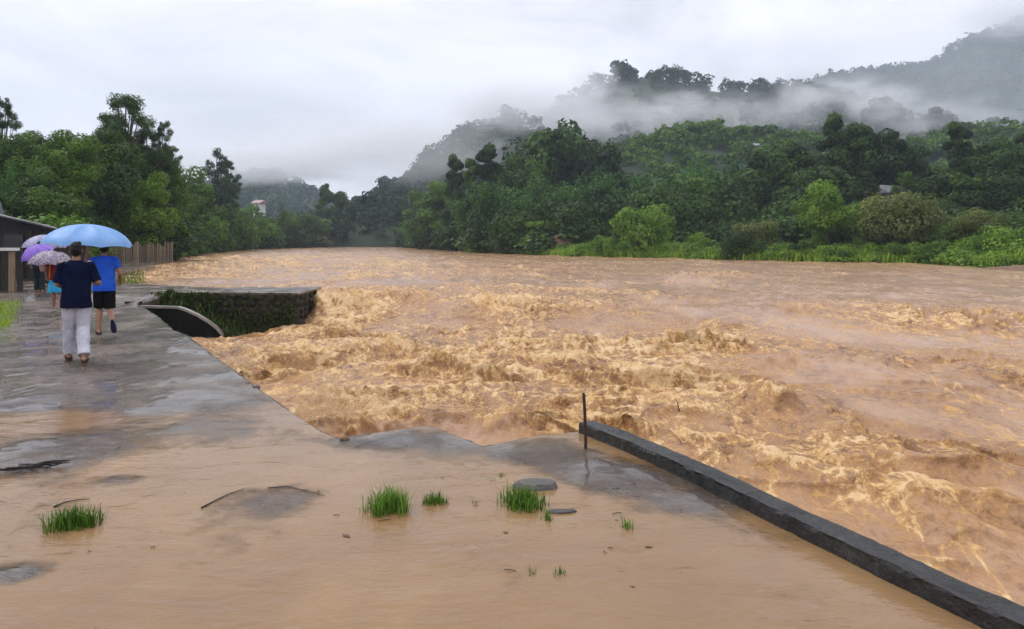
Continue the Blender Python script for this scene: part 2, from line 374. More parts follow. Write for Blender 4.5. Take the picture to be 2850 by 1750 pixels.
def build_flood():
    xs = np.linspace(-14, 2.9, 300); n = len(xs); nr = 170; t = np.linspace(0, 1, nr)
    ye = np.minimum(edge_y(xs) - 0.05, 12.5); y0 = np.minimum(1.6, ye - 0.4); off = 0.6
    Y = np.stack([np.full(n, -5.9)] + [(y0 + off) * ((ye + off) / (y0 + off)) ** tt - off for tt in t]); X = np.broadcast_to(xs, Y.shape).copy()
    Z = np.full_like(Y, 0.006)
    D = Z - terrace_z(X, Y)
    V = np.stack([X, Y, Z], 2).reshape(-1, 3); m = nr + 1
    i = np.arange((m - 1) * (n - 1)); r, c = i // (n - 1), i % (n - 1); q = r * n + c
    F = np.stack([q, q + 1, q + n + 1, q + n], 1); Df = D.ravel()
    F = F[(Df[F] > -0.008).any(1)]
    me = mesh_np('flood_water', V, F, {'depth': Df}, smooth=True)
    obj('flood_water', me, MAT_FLOOD, kind='structure')
build_flood()

# ================================================================ THE RIVER IN SPATE
TURB = [(1200, 985, 480, 90, 1.0), (800, 960, 260, 60, .9), (1000, 1130, 260, 70, 1.1), (1400, 1160, 300, 60, .9), (1900, 940, 260, 45, .9), (1150, 850, 340, 45, .8), (700, 735, 420, 40, .75), (1650, 1010, 300, 60, .6), (2000, 1240, 420, 60, .45), (2600, 1380, 350, 90, .3), (2350, 800, 420, 40, -.20), (2620, 905, 240, 34, .45), (2500, 1170, 380, 50, .40), (2250, 890, 200, 26, .40), (2700, 1260, 260, 50, .35), (1650, 850, 200, 26, .4), (1950, 780, 140, 24, .55), (2300, 1120, 400, 40, .5), (1850, 1060, 300, 50, .7), (560, 945, 140, 40, .6), (2700, 1020, 300, 50, .4), (1100, 760, 500, 30, .5)]
def river_fields(X, Y):
    s = 0.48 * X - 0.877 * Y; n = 0.877 * X + 0.48 * Y
    wx = 0.7 * fbm(s / 3.1, n / 2.3, 3, 51); wy = 0.7 * fbm(s / 3.1, n / 2.3, 3, 61)
    T = np.full_like(X, 0.34)
    Y = np.asarray(Y, float)
    for (pu, pv, a, b, h) in TURB:
        cx, cyy, _ = gp(pu, pv, -0.6); ax = a * cyy / FPX; ay = b * cyy * cyy / (FPX * 2.35)
        T = T + h * np.exp(-(((X - cx) / ax) ** 2 + ((Y - cyy) / ay) ** 2))
    T = T * (0.75 + 0.9 * fbm(s / 6, n / 3.5, 3, 71)); T = T + 0.25 * fbm(s / 2.2, n / 1.3, 3, 77)
    T = np.clip(T, 0.04, 1.15)
    # mean surface: upstream pool is higher, a drop round the end of the spur wall, a low eddy behind it
    base = -0.62 + 0.40 * sstep(22, 27.5, Y + 0.25 * X + 1.8)
    lee = np.exp(-(((X + 7.5) / 2.6) ** 2 + ((Y - 21.0) / 2.2) ** 2)); base = base - 0.42 * lee
    base = np.where((X < -4) & (Y < 22.6), np.minimum(base, -0.62 - 0.42 * lee), base)
    swell = 0.20 * fbm(s / 4.6 + wx * 0.3, n / 5.2, 3, 81)
    stand = 0.16 * fbm(s / 1.7 + wx * 0.6, n / 3.6 + wy * 0.4, 3, 91)
    r1 = np.maximum(0, ridged(s / 2.1 + wx, n / 1.5 + wy, 3, 101)) ** 2 - 0.35
    r2 = np.maximum(0, ridged(s / 0.8 + wx * 1.5, n / 0.6 + wy * 1.5, 3, 111)) ** 2 - 0.35
    r3 = np.maximum(0, ridged(s / 0.30 + wx * 2.2, n / 0.24 + wy * 2.2, 2, 121)) ** 2 - 0.35
    r4 = np.maximum(0, ridged(s / 0.13 + wx * 3, n / 0.11 + wy * 3, 2, 127)) ** 2 - 0.35
    streak = 0.035 * ridged(s / 2.6 + wx, n / 0.55 + wy, 3, 131)
    far = sstep(40, 130, Y)
    def rows(dy): return np.maximum(0, ridged(X / 4.4 + 0.6 * wx, (Y + dy) / (1.5 + .012 * Y) + 0.18 * X + 0.9 * wy, 2, 161)) ** 3.2
    row = rows(0.0); rowb = rows(-0.16)
    h = swell * (0.45 + 0.8 * T) + stand * (0.35 + 0.9 * T) + (0.14 * r1 * (T + .12) + 0.042 * r2 * (T + .08) + 0.018 * r3 * (T + .08) + 0.010 * r4 * (T + .05) * sstep(20, 12, Y) + 0.22 * (row - .25) * (T + .10) + streak * (.6 + T)) * (1 - 0.3 * far)
    # single breakers and boils seen in the picture: (u, v, half-width px, height m, thickness m)
    extra = np.zeros_like(X)
    for (pu, pv, a, hh, th, zc, *along) in WAVES:
        cx, cyy, _ = gp(pu, pv, zc); ax = a * cyy / FPX
        lx = (X - cx); ly = (Y - cyy) + 0.18 * lx
        if along: lx, ly = 0.48 * (X - cx) - 0.877 * (Y - cyy), 0.877 * (X - cx) + 0.48 * (Y - cyy); ly = ly + .16 * wx; ax = along[0]
        ly = np.where(ly > 0, ly / (th * 1.8), ly / (th * 1.25))
        g = np.exp(-((lx / ax) ** 2) ** 1.5 - ly ** 2)
        extra = extra + hh * g * (0.72 + 0.6 * fbm(s / 0.6 + pu, n / 0.4, 3, 141) + 0.35 * r2 + .2 * r3)
    z = base + h + extra
    lean = (0.26 * row * (T + .05) + 0.7 * extra) * sstep(90, 40, Y)                 # crests topple towards the viewer's bank
    crest = sstep(0.02, 0.30, h + 0.8 * extra)
    foam = T * (0.62 * rowb + 0.15 * crest + 0.75 * np.maximum(0, r2 + .2) + 0.65 * np.maximum(0, r3 + .2) + .25 * np.maximum(0, r4 + .2) + 0.45 * np.maximum(0, r1 + .1)) + 0.30 * sstep(0.06, 0.3, extra) + 0.35 * fbm(s / 1.8 + wx, n / 0.6 + wy, 4, 151) + 0.10
    foam = foam * (1 - 0.2 * far)
    return z, foam, T, lean
WAVES = [(1940, 945, 170, .38, .55, -.45), (2160, 1130, 55, .30, .35, -.5), (2330, 1165, 60, .16, .3, -.5), (930, 850, 70, .34, .9, -.3), (893, 868, 34, .5, .5, -.6), (900, 1170, 75, .22, .4, -.45), (1010, 1165, 160, .32, .4, -.4), (1180, 1170, 120, .22, .4, -.45), (1420, 1185, 120, .20, .3, -.45),
         (1850, 1200, 0, .13, .16, -.5, .9), (2150, 1285, 0, .12, .13, -.5, .8), (2480, 1370, 0, .13, .12, -.5, .75), (2700, 1480, 0, .12, .12, -.5, .6), (2250, 1190, 0, .12, .15, -.5, 1.0), (2600, 1260, 0, .13, .16, -.5, .8), (2820, 1390, 0, .12, .14, -.5, .6), (2420, 1490, 0, .08, .10, -.5, .5), (1900, 785, 70, .5, 1.2, -.3), (1380, 860, 90, .35, .8, -.4), (1110, 835, 80, .4, .8, -.3), (2760, 900, 150, .35, .8, -.4),
         (670, 1050, 24, .30, .35, -.4), (1450, 950, 150, .2, .5, -.5), (1280, 1000, 140, .16, .5, -.5), (2300, 1000, 320, .22, .6, -.5), (760, 1120, 90, .18, .3, -.4), (980, 840, 60, .3, .8, -.3)]
def build_river():
    f1 = 2100 * 2.4
    vv = np.concatenate([np.linspace(f1 / 3.0, f1 / 60, 560)[:-1], np.linspace(f1 / 60, f1 / 252, 75)])
    ys = np.concatenate([np.linspace(-25, 2.95, 60), f1 / vv])
    t = np.linspace(-1, 1, 800); out = np.geomspace(0.08, 75, 34)
    half = 0.76 * np.maximum(ys, 3) + 1.0; mid = 0.02 * np.maximum(ys, 3)
    X = np.concatenate([mid[:, None] - half[:, None] - out[None, ::-1], mid[:, None] + t[None, :] * half[:, None], mid[:, None] + half[:, None] + out[None, :]], 1)       # the sheet reaches both banks, coarser outside the near water
    Y = np.broadcast_to(ys[:, None], X.shape).copy()
    X = np.minimum(np.maximum(X, xl(Y) - 0.6), xr(Y) + 0.6)
    # nothing needed under the terrace except a narrow strip by its edge
    z, foam, T, lean = river_fields(X, Y)
    de = edge_y(X) - Y                                # >0 inside the terrace outline
    inside = (X < 4.0) & (Y < 26) & (de > 0.25)
    z = np.where(inside, np.minimum(z, -0.7), z)
    nearedge = (X < 4.0) & (X > -10) & (de > -0.9) & (Y < 20)
    z = np.where(nearedge & ~inside, np.minimum(z, 0.015 + 0.25 * np.maximum(0, -de)), z)
    spur = (X > -11) & (X < -6.35) & (Y > 22.45) & (Y < 24.8); z = np.where(spur, np.minimum(z, -0.35), z)
    lap = np.exp(-np.maximum(0, -de) / 0.16) * sstep(0, -0.03, de) * sstep(-9, -6, X) * (Y < 13) * (X < 0.7); foam = foam + 0.5 * lap
    Y = np.where(inside | nearedge | spur, Y, Y - lean)
    V = np.stack([X, Y, z], 2).reshape(-1, 3); m, n = X.shape
    i = np.arange((m - 1) * (n - 1)); r, c = i // (n - 1), i % (n - 1); q = r * n + c
    F = np.stack([q, q + 1, q + n + 1, q + n], 1)[:, ::-1]
    dead = inside & (de > 1.0); dv = dead.ravel(); F = F[~dv[F].all(1)]
    deg = (np.abs(V[F[:, 0], 0] - V[F[:, 1], 0]) < 1e-6); F = F[~deg]
    me = mesh_np('river', V, F, {'foam': foam.ravel(), 'turb': T.ravel()}, smooth=True)
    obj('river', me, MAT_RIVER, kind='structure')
build_river()

# ================================================================ HAZE: one closed box of even, pale air
def build_haze():
    M = Mat('moist_air'); vol = M.n('ShaderNodeVolumePrincipled'); vol.inputs['Color'].default_value = (0.70, 0.86, 1.0, 1); vol.inputs['Density'].default_value = 0.00034; vol.inputs['Anisotropy'].default_value = 0.2
    b = MB().box((100, 950, 200), (3600, 2300, 408)).mesh('haze'); obj('haze', b, M.done(None, vol.outputs[0]), kind='stuff')
build_haze()
# ================================================================ LEAVES, BARK
def m_leaf(name, dark, light, trans=0.36, rough=0.45):
    M = Mat(name); t = M.attr('tint'); oi = M.n('ShaderNodeObjectInfo').outputs['Random']
    k = M.math('ADD', t, M.math('MULTIPLY', M.math('SUBTRACT', oi, 0.5), 0.35))
    col = M.ramp(k, [(0.05, dark), (0.95, light)])
    p = M.pbr(col, rough, Specular_IOR_Level=0.12)
    tr = M.n('ShaderNodeBsdfTranslucent', ins={'Color': col}).outputs[0]
    return M.done(M.n('ShaderNodeMixShader', ins={0: trans, 1: p, 2: tr}).outputs[0])
LEAF = {'tuft': m_leaf('tuft_blades', (0.022, 0.070, 0.008), (0.19, 0.35, 0.045)),
        'dark': m_leaf('dark_leaves', (0.006, 0.020, 0.005), (0.085, 0.165, 0.030)),
        'mid': m_leaf('green_leaves', (0.010, 0.032, 0.005), (0.14, 0.26, 0.030)),
        'bright': m_leaf('bright_leaves', (0.055, 0.130, 0.012), (0.26, 0.43, 0.050)),
        'olive': m_leaf('olive_leaves', (0.060, 0.095, 0.020), (0.22, 0.26, 0.075)),
        'bamboo': m_leaf('bamboo_leaves', (0.010, 0.045, 0.013), (0.12, 0.26, 0.055)),
        'yellow': m_leaf('yellow_leaves', (0.14, 0.20, 0.02), (0.42, 0.45, 0.06)),
        'hill': m_leaf('hill_leaves', (0.008, 0.026, 0.012), (0.040, 0.085, 0.032), 0.15, 0.6),
        'grass': m_leaf('grass_blades', (0.06, 0.14, 0.010), (0.38, 0.54, 0.06))}
BARK = simple('bark', (0.045, 0.035, 0.026), (0.13, 0.105, 0.08), 5, 0.85, 0.7, 0.03, (1, 1, 0.3))

# ================================================================ CROWNS (leaf by leaf, unit height, unit width)
def leaf_cards(P, N, size, rs, tint, droop=0.25):
    """one folded four-cornered leaf at every point P facing N"""
    n = len(P); r = rs.normal(size=(n, 3)); t = r - (r * N).sum(1, keepdims=True) * N; t /= np.linalg.norm(t, axis=1, keepdims=True) + 1e-9
    t[:, 2] -= droop; t /= np.linalg.norm(t, axis=1, keepdims=True)
    b = np.cross(N, t); b /= np.linalg.norm(b, axis=1, keepdims=True) + 1e-9
    L = (size * rs.uniform(0.6, 1.35, n))[:, None]; w = L * rs.uniform(0.30, 0.5, n)[:, None]; nn = np.cross(t, b)
    V = np.stack([P - t * L * 0.5, P - b * w + nn * L * 0.10, P + t * L * 0.5 - nn * L * 0.12, P + b * w + nn * L * 0.10], 1).reshape(-1, 3)
    F = np.arange(n * 4).reshape(n, 4)
    return V, F, np.repeat(tint, 4)
def lobes_for(kind, rs):
    """list of (centre, radius, flatten)"""
    out = []
    def ell(c, rad, n, r0, r1, shell=0.55):
        k = 0
        while k < n:
            p = rs.uniform(-1, 1, 3); d = np.linalg.norm(p)
            if d > 1 or d < shell * rs.uniform(0.3, 1): continue
            out.append((np.array(c) + p * np.array(rad), rs.uniform(r0, r1), 0.75)); k += 1
    if kind == 'broad': ell((0, 0, .66), (.38, .38, .26), 26, .11, .19); ell((0, 0, .40), (.34, .34, .18), 12, .09, .14)
    elif kind == 'dome': ell((0, 0, .55), (.40, .40, .36), 34, .11, .18)
    elif kind == 'dense': ell((0, 0, .48), (.38, .38, .44), 38, .11, .19, .4)
    elif kind == 'open':
        for i in range(40):
            z = rs.uniform(.34, .95); a = rs.uniform(0, 6.28); rr = (0.10 + 0.36 * (1 - abs(z - .56) / .45)) * rs.uniform(.35, 1.1)
            out.append((np.array([rr * math.cos(a), rr * math.sin(a), z]), rs.uniform(.05, .125), .8))
    elif kind == 'tall':
        for i in range(30):
            z = rs.uniform(.15, .96); a = rs.uniform(0, 6.28); rr = .36 * (1 - .75 * max(0, z - .5) / .5) * rs.uniform(.3, 1)
            out.append((np.array([rr * math.cos(a), rr * math.sin(a), z]), rs.uniform(.07, .13), .9))
    elif kind == 'cone':
        for i in range(42):
            z = rs.uniform(.06, .97) ** 1.1; a = rs.uniform(0, 6.28); rr = .44 * (1 - z) ** .75 * rs.uniform(.5, 1)
            out.append((np.array([rr * math.cos(a), rr * math.sin(a), z]), rs.uniform(.05, .12), .8))
    elif kind == 'bush': ell((0, 0, .36), (.40, .40, .46), 30, .12, .22, .5)
    elif kind == 'layer':
        for i in range(28):
            z = rs.uniform(.58, .93); a = rs.uniform(0, 6.28); rr = rs.uniform(.05, .42) * (1.1 - .7 * (z - .6) / .33)
            out.append((np.array([rr * math.cos(a), rr * math.sin(a), z]), rs.uniform(.08, .16), .5))
    return out
def make_crown(kind, seed, n, leaf, mat, asp=1.0):
    rs = np.random.RandomState(seed)
    if kind == 'bamboo':
        Ps, Ns, Ts = [], [], []; culms = []
        nc = 26
        for i in range(nc):
            a = rs.uniform(0, 6.28); r0 = rs.uniform(0, .13); h = rs.uniform(.72, 1.06); lean = rs.uniform(.10, .46)
            base = np.array([r0 * math.cos(a), r0 * math.sin(a), 0.0]); tt = np.linspace(0, 1, 12)
            path = np.stack([base[0] + lean * math.cos(a) * tt ** 2.2, base[1] + lean * math.sin(a) * tt ** 2.2, h * (tt - .20 * lean / .46 * tt ** 4)], 1); culms.append(path)
            m = n // nc; k = rs.beta(2.2, 1.3, m) * .86 + .14; j = np.clip(k * 11, 0, 10.99); j0 = j.astype(int); f = (j - j0)[:, None]
            p = path[j0] * (1 - f) + path[np.minimum(j0 + 1, 11)] * f
            sp = (.062 * (1.15 - k))[:, None] + .014; off = rs.normal(size=(m, 3)) * sp; off[:, 2] -= np.abs(rs.normal(size=m)) * .035
            Ps.append(p + off); nn = off + np.array([0, 0, .06]) + rs.normal(size=(m, 3)) * .05; Ns.append(nn); Ts.append(np.clip(rs.uniform(.15, .8, m) + rs.uniform(-.2, .2), 0, 1))
        P = np.concatenate(Ps); N = np.concatenate(Ns); T = np.concatenate(Ts); lobes = culms
    else:
        lobes = lobes_for(kind, rs) + (lobes_for(kind, rs)[::2] if asp > 1.7 else []); wts = np.array([l[1] ** 2 for l in lobes]); cnt = (wts / wts.sum() * n).astype(int); Ps, Ns, Ts = [], [], []
        for (c, r, fl), m in zip(lobes, cnt):
            d = rs.normal(size=(m, 3)); d /= np.linalg.norm(d, axis=1, keepdims=True); rad = r * ((0.40 + 0.75 * rs.beta(2.0, 1.6, m)) if kind in ('open', 'layer') else (0.68 + 0.42 * rs.beta(2.2, 1.7, m)))[:, None]
            rad = rad * (1 + 0.16 * np.sin(d[:, :1] * 6 + seed + c[0] * 30) * np.cos(d[:, 1:2] * 5 + d[:, 2:3] * 7 + c[2] * 40))
            p = c * np.array([1, 1, asp]) + d * rad * np.array([1, 1, fl]); p[:, 2] = np.maximum(p[:, 2], 0.01)
            Ps.append(p); Ns.append(d * 1.3 + np.array([0, 0, .55]) + rs.normal(size=(m, 3)) * .26); lt = rs.uniform(-.30, .30); Ts.append(np.clip(rs.uniform(.30, .66, m) + lt, 0, 1))
        P = np.concatenate(Ps); N = np.concatenate(Ns); T = np.concatenate(Ts)
    N = N / (np.linalg.norm(N, axis=1, keepdims=True) + 1e-9)
    if kind == 'bamboo': P[:, 2] *= asp
    V, F, A = leaf_cards(P, N, leaf, rs, T, 0.5 if kind == 'bamboo' else 0.25); V[:, 2] /= asp
    me = mesh_np('crown', V, F, {'tint': A}); me.materials.append(LEAF[mat])
    return me, lobes
def make_trunk(kind, lobes, seed):
    rs = np.random.RandomState(seed); b = MB()
    if kind == 'bamboo':
        for p in lobes[:14]: b.tube(p[::2], [.007, .007, .006, .005, .004, .002][:len(p[::2])], 5)
        return b.mesh('trunk', True)
    if kind == 'bush':
        for i in range(6):
            c = lobes[i * 5 % len(lobes)][0]; b.tube([(0, 0, -.08), Vector(c) * .5 + Vector((0, 0, .05)), c], [.03, .018, .006], 6)
        return b.mesh('trunk', True)
    top = .80 if kind in ('open', 'tall', 'cone') else .58
    sp = [Vector((0.018 * math.sin(z * 7 + seed), 0.018 * math.cos(z * 6 + seed * 2), z * top)) for z in np.linspace(0, 1, 7)]; sp[0] = Vector((0, 0, -.12))
    b.tube(sp, [.036, .028, .024, .021, .017, .012, .006], 8)
    for c, r, fl in lobes[::(1 if kind in ('open', 'layer') else 2)]:
        z = max(.12, min(top * .95, c[2] - .18 - .2 * rs.uniform())); k = z / top * 6; i = min(5, int(k)); s0 = sp[i].lerp(sp[i + 1], k - i) if i else Vector((0, 0, z))
        mid = s0.lerp(Vector(c), .5) + Vector((0, 0, -.03)); b.tube([s0, mid, Vector(c)], [.011, .008, .003], 5)
    return b.mesh('trunk', True)
PROTO = {}
def proto(kind, mat, var, fine=False, asp=1.0):
    asp = min((.6, 1.0, 1.5, 2.2, 3.2), key=lambda q: abs(math.log(q / asp)))
    key = (kind, mat, var if asp in (1.0, 1.5) else 0, fine, asp)
    if key not in PROTO:
        seed = abs(hash_str(str(key))) % 9973
        n = {'bamboo': 5200, 'open': 4200, 'bush': 4200, 'layer': 2600}.get(kind, 5200); lf = {'bamboo': .034, 'open': .034, 'layer': .045, 'bush': .06}.get(kind, .050)
        n = int(n * max(.7, asp) ** .8)
        if fine: n = int(n * 1.9); lf *= .68
        cr, lo = make_crown(kind, seed, n, lf, mat, asp); tk = make_trunk(kind, lo, seed); tk.materials.append(BARK); PROTO[key] = (cr, tk)
    return PROTO[key]
def hash_str(s):
    h = 5381
    for ch in s: h = (h * 33 + ord(ch)) & 0x7fffffff
    return h
_rt = random.Random(3)
def tree(name, cat, label, X, Y, z, h, w, kind, mat, var=0, fine=False, group=None):
    cr, tk = proto(kind, mat, var, fine, h / w)
    e = thing(name, label, cat, (X, Y, z), _rt.uniform(0, 6.28), group); e.scale = (w, w, h)
    obj('trunk', tk, None, e); obj('crown', cr, None, e)
    return e

# ================================================================ HILLS under low cloud
MAT_HILL = simple('hill_ground', (0.012, 0.028, 0.012), (0.030, 0.055, 0.022), 0.05, 0.9, 0.0, 0.1)
def far_crown(seed, n=85, size=.20, kind='dome'):
    rs = np.random.RandomState(seed); P, N, T = [], [], []
    lob = lobes_for(kind, rs)[:14]
    for c, r, fl in lob:
        m = n // len(lob); d = rs.normal(size=(m, 3)); d[:, 2] = np.abs(d[:, 2]) * .9 - .15; d /= np.linalg.norm(d, axis=1, keepdims=True)
        P.append(c + d * r * 1.15 * np.array([1, 1, fl])); N.append(d + np.array([0, 0, .4]) + rs.normal(size=(m, 3)) * .3); T.append(np.clip(rs.uniform(.2, .7, m) + rs.uniform(-.25, .25), 0, 1))
    P = np.concatenate(P); N = np.concatenate(N); N /= np.linalg.norm(N, axis=1, keepdims=True)
    return leaf_cards(P, N, size, rs, np.concatenate(T))
FARC_C = [far_crown(950 + i, 42, .24, k) for i, k in enumerate(['dome', 'dense', 'broad', 'dense'])]
FARC_F = [far_crown(900 + i, 182, .135, k) for i, k in enumerate(['dome', 'dense', 'dome', 'broad', 'dense', 'tall'])]
def hill(name, ridge, Yr, depth_front, depth_back, ntree, th, seed, mat='hill', forest_name='hill_forest', foot=0.5, rough=6.0, bend=0.0):
    """ridge: [(u, v)] skyline in the photo; Yr: distance of the ridge; the slope falls towards the river and away behind"""
    ru = np.array([p[0] for p in ridge], float); rv = np.array([p[1] for p in ridge], float)
    def hgt(X, Y):
        Yc = Yr + bend * X
        u = UC + FPX * X / Yr; crest = np.maximum(0.0, vz(np.interp(u, ru, rv), Yr) - th * .62)
        t = np.where(Y < Yc, (Y - (Yc - depth_front)) / depth_front, (Yc + depth_back - Y) / depth_back)
        t = np.clip(t, 0, 1); prof = t ** 0.9 * (1 - .12 * np.sin(t * 3.14))
        return foot + crest * prof + rough * fbm(X / 60, Y / 60, 4, seed) * t * (1 - t) * 2.4
    x0, x1 = ux(ru[0], Yr), ux(ru[-1], Yr); nx, ny = 110, 60
    X, Y = np.meshgrid(np.linspace(x0, x1, nx), np.linspace(Yr - depth_front, Yr + depth_back, ny)); Y = Y + bend * X
    Z = hgt(X, Y); Z[0, :] -= 3; Z[-1, :] -= 3; Z[:, 0] -= 3; Z[:, -1] -= 3
    i = np.arange((ny - 1) * (nx - 1)); r, c = i // (nx - 1), i % (nx - 1); q = r * nx + c
    obj(name, mesh_np(name, np.stack([X, Y, Z], 2).reshape(-1, 3), np.stack([q, q + 1, q + nx + 1, q + nx], 1), smooth=True), MAT_HILL, kind='structure')
    FARC = FARC_C if Yr > 450 else FARC_F
    rs = np.random.RandomState(seed); Vs, Fs, As = [], [], []; b = 0
    tx = rs.uniform(x0, x1, ntree); ty = Yr - depth_front * (1 - rs.uniform(0, 1.06, ntree)); k = ntree // 5
    ty[:k] = Yr + rs.uniform(-6, 4, k) * depth_front / 150; ty = ty + bend * tx
    tz = hgt(tx, ty); keep = tz > foot + 1.0
    for x, y, z in zip(tx[keep], ty[keep], tz[keep]):
        V, F, A = FARC[rs.randint(len(FARC))]; h = th * rs.uniform(.65, 1.25) * (1.25 if rs.uniform() < .1 else 1); w = h * rs.uniform(.75, 1.15); a = rs.uniform(0, 6.28); ca, sa = math.cos(a), math.sin(a)
        Q = np.stack([(V[:, 0] * ca - V[:, 1] * sa) * w + x, (V[:, 0] * sa + V[:, 1] * ca) * w + y, V[:, 2] * h + z - h * .18], 1)
        Vs.append(Q); Fs.append(F + b); As.append(np.clip(A + rs.uniform(-.2, .2), 0, 1)); b += len(V)
    me = mesh_np(forest_name, np.concatenate(Vs), np.concatenate(Fs), {'tint': np.concatenate(As)}); me.materials.append(LEAF[mat])
    obj(forest_name, me, None, kind='stuff')
    return hgt
HG = {}
HG['ridge'] = hill('ridge_hill', [(1330, 560), (1420, 440), (1500, 330), (1590, 255), (1680, 205), (1740, 188), (1800, 190), (1880, 194), (1925, 214), (2000, 228), (2080, 226), (2160, 233), (2240, 236), (2330, 250), (2450, 300), (2600, 340), (2760, 360), (2900, 372), (3050, 400)], 430, 200, 120, 950, 9.0, 11)
HG['shoulder'] = hill('wooded_spur', [(960, 690), (1010, 575), (1060, 535), (1110, 500), (1150, 490), (1180, 428), (1240, 385), (1300, 350), (1360, 338), (1420, 305), (1480, 330), (1560, 420), (1640, 520), (1720, 640)], 330, 120, 90, 480, 7.5, 23)
HG['mountain'] = hill('mountain', [(2050, 300), (2180, 250), (2300, 205), (2420, 186), (2500, 178), (2545, 183), (2600, 160), (2660, 122), (2700, 98), (2770, 78), (2850, 42), (2950, 0), (3100, -60)], 950, 420, 260, 2300, 13, 37, rough=16)
HG['low'] = hill('low_hill', [(1560, 560), (1660, 430), (1760, 395), (1860, 358), (1950, 348), (2040, 360), (2150, 372), (2300, 380), (2450, 400), (2560, 395), (2650, 360), (2750, 352), (2900, 340), (3050, 330)], 235, 95, 60, 640, 6.5, 41, mat='mid', forest_name='low_hill_forest')
HG['west'] = hill('distant_hill', [(380, 560), (520, 520), (620, 485), (720, 470), (820, 495), (900, 540), (1000, 590), (1080, 650)], 620, 240, 200, 500, 11, 53)
HG['west2'] = hill('distant_hill', [(-300, 380), (-60, 400), (150, 450), (300, 500), (450, 560), (560, 640)], 500, 200, 150, 300, 11, 57)

# ================================================================ MIST lying on the hills
def mist(loc, size, dens, seed, scale=2.2, lo=0.42, hi=0.70):
    M = Mat('mist'); v = M.coord((1, 1, 1), 'Object'); ln = M.n('ShaderNodeVectorMath', operation='LENGTH', ins={0: v}).outputs['Value']
    off = M.n('ShaderNodeVectorMath', operation='ADD', ins={0: v, 1: (seed * 3.1, seed * 1.7, seed)}).outputs[0]
    nz = M.noise(off, scale, 4, 0.55, 0.3)
    f = M.math('MULTIPLY', M.rng(M.math('ADD', nz, M.rng(ln, 0.0, 1.0, 0.12, -0.18)), lo, hi), M.rng(ln, 0.35, 0.98, 1.0, 0.0))
    vol = M.n('ShaderNodeVolumePrincipled'); vol.inputs['Color'].default_value = (0.97, 0.98, 1.0, 1); vol.inputs['Anisotropy'].default_value = 0.1
    M.put(vol.inputs['Density'], M.math('MULTIPLY', f, dens))
    me = MB().ball((0, 0, 0), 1.0, 20, 12).mesh('mist_bank'); o = obj('mist_bank', me, M.done(None, vol.outputs[0]), kind='stuff', loc=loc); o.scale = size
    return o
def mist_at(u, v, Y, wu, hv, d, dens, seed, **k): mist((ux(u, Y), Y, vz(v, Y)), (wu * Y / FPX, d, hv * Y / FPX), dens, seed, **k)
mist_at(1500, 330, 345, 360, 165, 36, .070, 1, lo=.28, hi=.58)
mist_at(1760, 330, 315, 380, 110, 26, .042, 2, lo=.36, hi=.64)
mist_at(2080, 320, 300, 360, 95, 24, .034, 3, lo=.36, hi=.64)
mist_at(2330, 265, 385, 260, 90, 28, .050, 4, lo=.36, hi=.64)
mist_at(2600, 335, 330, 400, 95, 28, .034, 5, lo=.34, hi=.64)
mist_at(1060, 400, 470, 420, 95, 50, .040, 6, lo=.30, hi=.60)
mist_at(760, 450, 450, 420, 90, 44, .055, 7, lo=.30, hi=.60)
mist_at(2880, 40, 800, 300, 90, 60, .034, 8, lo=.26, hi=.58)
mist_at(1400, 300, 290, 240, 110, 22, .060, 9, lo=.30, hi=.58)
mist_at(1230, 430, 262, 340, 170, 26, .020, 12, lo=.26, hi=.60)
mist_at(1650, 235, 318, 110, 120, 15, .060, 14, lo=.30, hi=.60)
mist_at(2230, 265, 306, 130, 85, 15, .045, 15, lo=.32, hi=.62)
mist_at(1900, 290, 300, 150, 70, 14, .040, 16, lo=.34, hi=.62)
mist_at(2680, 230, 640, 620, 330, 60, .0045, 17, scale=1.2, lo=.15, hi=.55)
mist_at(2460, 285, 312, 170, 80, 15, .045, 18, lo=.32, hi=.62)
mist_at(2000, 470, 360, 1500, 330, 46, .0105, 10, scale=1.6, lo=.20, hi=.60)
# ================================================================ TREES, one by one
GROUP_R, GROUP_L = 'trees along the far bank', 'trees along the near bank'
MATW = {'dark': 'dark green', 'mid': 'green', 'bright': 'bright green', 'olive': 'olive green', 'bamboo': 'blue-green', 'yellow': 'yellow-green', 'hill': 'grey-green'}
KINDW = {'broad': 'broad-crowned tree', 'dome': 'dome-shaped tree', 'dense': 'thick leafy tree', 'open': 'open-branched tree', 'tall': 'tall narrow tree', 'cone': 'tapering tree', 'bush': 'bush', 'layer': 'flat-topped tree', 'bamboo': 'drooping bamboo clump'}
LANDR = [(1120, 'the river bend'), (1270, 'the twin narrow treetops'), (1420, 'the broad-leaved sapling'), (1545, 'the brown thatched hut'), (1690, 'the far-bank gap beyond the hut'), (1785, 'the round bright green tree'), (1940, 'the low bright bushes'), (2085, 'the round bush at the waterline'), (2310, 'the pale pointed tree'), (2480, 'the white house among the trees'), (2620, 'the olive shrub trees'), (2760, 'the brown mud bank')]
LANDL = [(30, 'the grey gabled house'), (140, 'the dark plank hut'), (250, 'the blue umbrella'), (345, 'the tall sprawling tree'), (430, 'the plank fence'), (520, 'the end of the plank fence'), (600, 'the tin-roofed riverside shed'), (720, 'the red-roofed white house'), (830, 'the pale upstream bushes'), (940, 'the peaked upstream tree'), (1040, 'the valley mouth')]
_seen = set()
